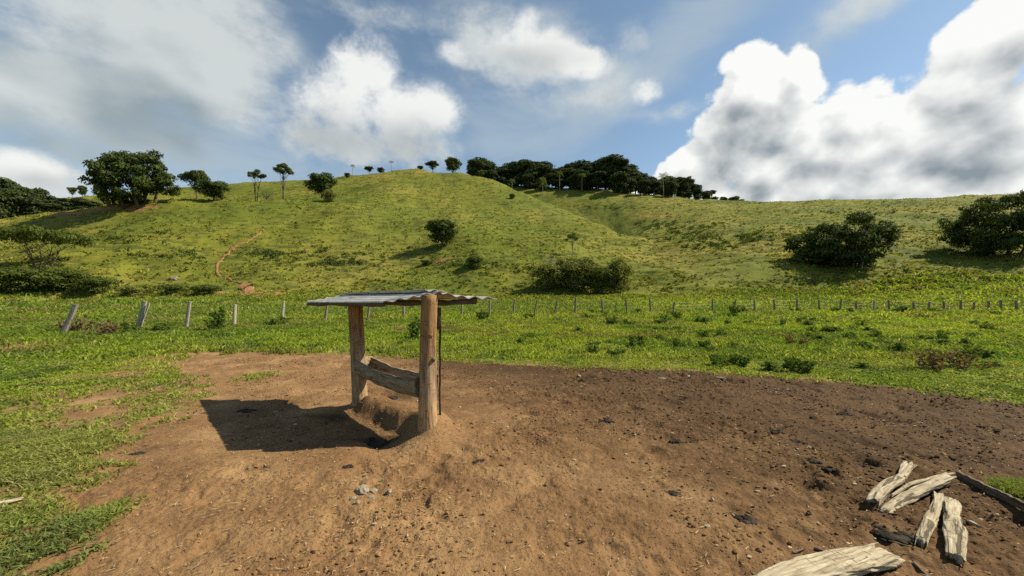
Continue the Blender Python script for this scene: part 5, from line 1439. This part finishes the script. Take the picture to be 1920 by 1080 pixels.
# darker scrub growing in bands and hollows of the slopes
def scrub(seed):
    r_ = np.random.default_rng(seed); X = []; Y = []; S = []
    for px, py, wx, wy, n, s in ((520, 478, 90, 9, 130, 0.9), (620, 495, 110, 12, 150, 0.8), (1290, 438, 90, 22, 260, 1.1), (1240, 420, 60, 12, 90, 1.0), (1340, 462, 50, 8, 90, 0.8), (1420, 446, 55, 14, 120, 1.0), (90, 540, 130, 10, 160, 1.0), (340, 545, 110, 6, 110, 0.8),
                                 (230, 445, 120, 18, 90, 0.8), (1560, 560, 160, 6, 120, 0.5), (1000, 505, 60, 6, 70, 0.7), (880, 498, 60, 5, 60, 0.7), (1150, 388, 120, 5, 120, 0.9), (330, 480, 100, 12, 70, 0.8), (1700, 430, 200, 30, 120, 0.7), (1600, 398, 200, 10, 110, 0.8), (700, 480, 110, 15, 80, 0.7), (1200, 540, 120, 8, 90, 0.5), (850, 540, 200, 10, 90, 0.6)):
        for _ in range(int(n * 0.45)):
            a, b = px + r_.normal() * wx * 0.5, py + r_.normal() * wy * 0.5
            p = at(a, b, 42, True)
            X.append(p.x); Y.append(p.y); S.append(s * (0.4 + 0.9 * r_.random()))
    X, Y, S = map(np.array, (X, Y, S)); per = 16
    x = np.repeat(X, per); y = np.repeat(Y, per); s = np.repeat(S, per)
    x = x + r_.normal(size=len(x)) * s * 0.5; y = y + r_.normal(size=len(y)) * s * 0.35
    z = ground_z(x, y, False) + s * 0.25 * r_.random(len(x))
    a = r_.random(len(x)) * 6.28; h = s * (0.25 + 0.4 * r_.random(len(x))); l = h * 0.9
    base = np.array([0.085, 0.112, 0.028]) * np.repeat(0.7 + 0.8 * r_.random(len(X)), per)[:, None]
    V, Fq, cc = blades(np.stack([x, y, z - 0.1], 1), h, s * 0.28, np.stack([np.cos(a) * l, np.sin(a) * l], 1), base * (0.8 + 0.4 * r_.random(len(x)))[:, None], seed + 1)
    tag(link('scrub', mesh_np('scrub', V, Fq, cc), M['tuft']), None, None, None, 'stuff')
scrub(331)

# ------------------------------------------------------------------ loose crumbs of earth and straw on the yard
def clods(n, seed):
    r_ = np.random.default_rng(seed)
    bm = bmesh.new(); bmesh.ops.create_icosphere(bm, subdivisions=1, radius=1.0)
    tv = np.array([v.co for v in bm.verts]); tf = np.array([[v.index for v in f.verts] for f in bm.faces]); bm.free()
    x, y = scatter(n, 1.7, 9.5, -0.75, 1.5, seed, 0.9)
    k = (yard_sd(x, y) > 0.05) & (r_.random(n) < 0.10 + 0.25 * sstep(x, -0.5, 2.5) + 1.0 * sstep(fbm(x * 1.1, y * 1.1, 3, 231), 0.45, 0.68)); x, y = x[k], y[k]; n = len(x)
    s = 0.0025 + 0.012 * r_.random(n) ** 6 + 0.0007 * y
    z = ground_z(x, y)
    J = tv[None] * (1 + 0.55 * (r_.random((n, len(tv))) - 0.5))[..., None] * (s[:, None] * (0.7 + 0.6 * r_.random((n, 3))))[:, None, :] * np.array([1.15, 1.0, 0.75])
    V = J + np.stack([x, y, z + s * 0.2], 1)[:, None, :]
    dm = np.clip(0.17 * x + 0.11 * (y - 3.2) + 0.20, 0, 1)[:, None]
    col = np.array([0.245, 0.135, 0.057]) * (1 - dm) + np.array([0.075, 0.045, 0.028]) * dm
    q = r_.random(n)[:, None]
    col = np.where(q < 0.10, np.array([0.06, 0.042, 0.03]), np.where(q > 0.95, np.array([0.42, 0.34, 0.22]), col)) * (0.7 + 0.6 * r_.random(n))[:, None]
    Fq = (np.arange(n)[:, None, None] * len(tv) + tf[None]).reshape(-1, 3)
    o = link('soil_clods', mesh_np('soil_clods', V.reshape(-1, 3), Fq, np.repeat(col, len(tv), 0)), M['clod']); tag(o, None, None, None, 'stuff')
clods(44000, 341)
def straw(n, seed):
    r_ = np.random.default_rng(seed)
    x, y = scatter(n, 1.7, 8.5, -1.1, 1.5, seed, 0.9)
    k = (yard_sd(x, y) > -0.1) & (r_.random(n) < 0.25 + sstep(-x, -1.0, 1.5)); x, y = x[k], y[k]; n = len(x)
    z = ground_z(x, y) + 0.012
    a = r_.random(n) * 6.28; L = 0.015 + 0.05 * r_.random(n) ** 2.5; w = 0.0013 + 0.0005 * y
    d = np.stack([np.cos(a) * L, np.sin(a) * L, 0.010 * (r_.random(n) - 0.4)], 1); sd = np.stack([-np.sin(a) * w, np.cos(a) * w, 0 * a], 1); P = np.stack([x, y, z], 1)
    mid = d * 0.5 + np.stack([-np.sin(a), np.cos(a), 0.2 + 0 * a], 1) * (L * 0.25 * (r_.random(n) - 0.5))[:, None]
    V = np.stack([P - sd, P + sd, P + mid + sd, P + mid - sd, P + d], 1).reshape(-1, 3); b = np.arange(n)[:, None] * 5
    Fq = np.concatenate([b + np.array([0, 1, 2]), b + np.array([0, 2, 3]), b + np.array([3, 2, 4])])
    col = np.array([0.44, 0.33, 0.17]) * (0.5 + 0.7 * r_.random(n))[:, None]
    tag(link('straw_litter', mesh_np('straw_litter', V, Fq, np.repeat(col, 5, 0)), M['clod']), None, None, None, 'stuff')
straw(7000, 343)
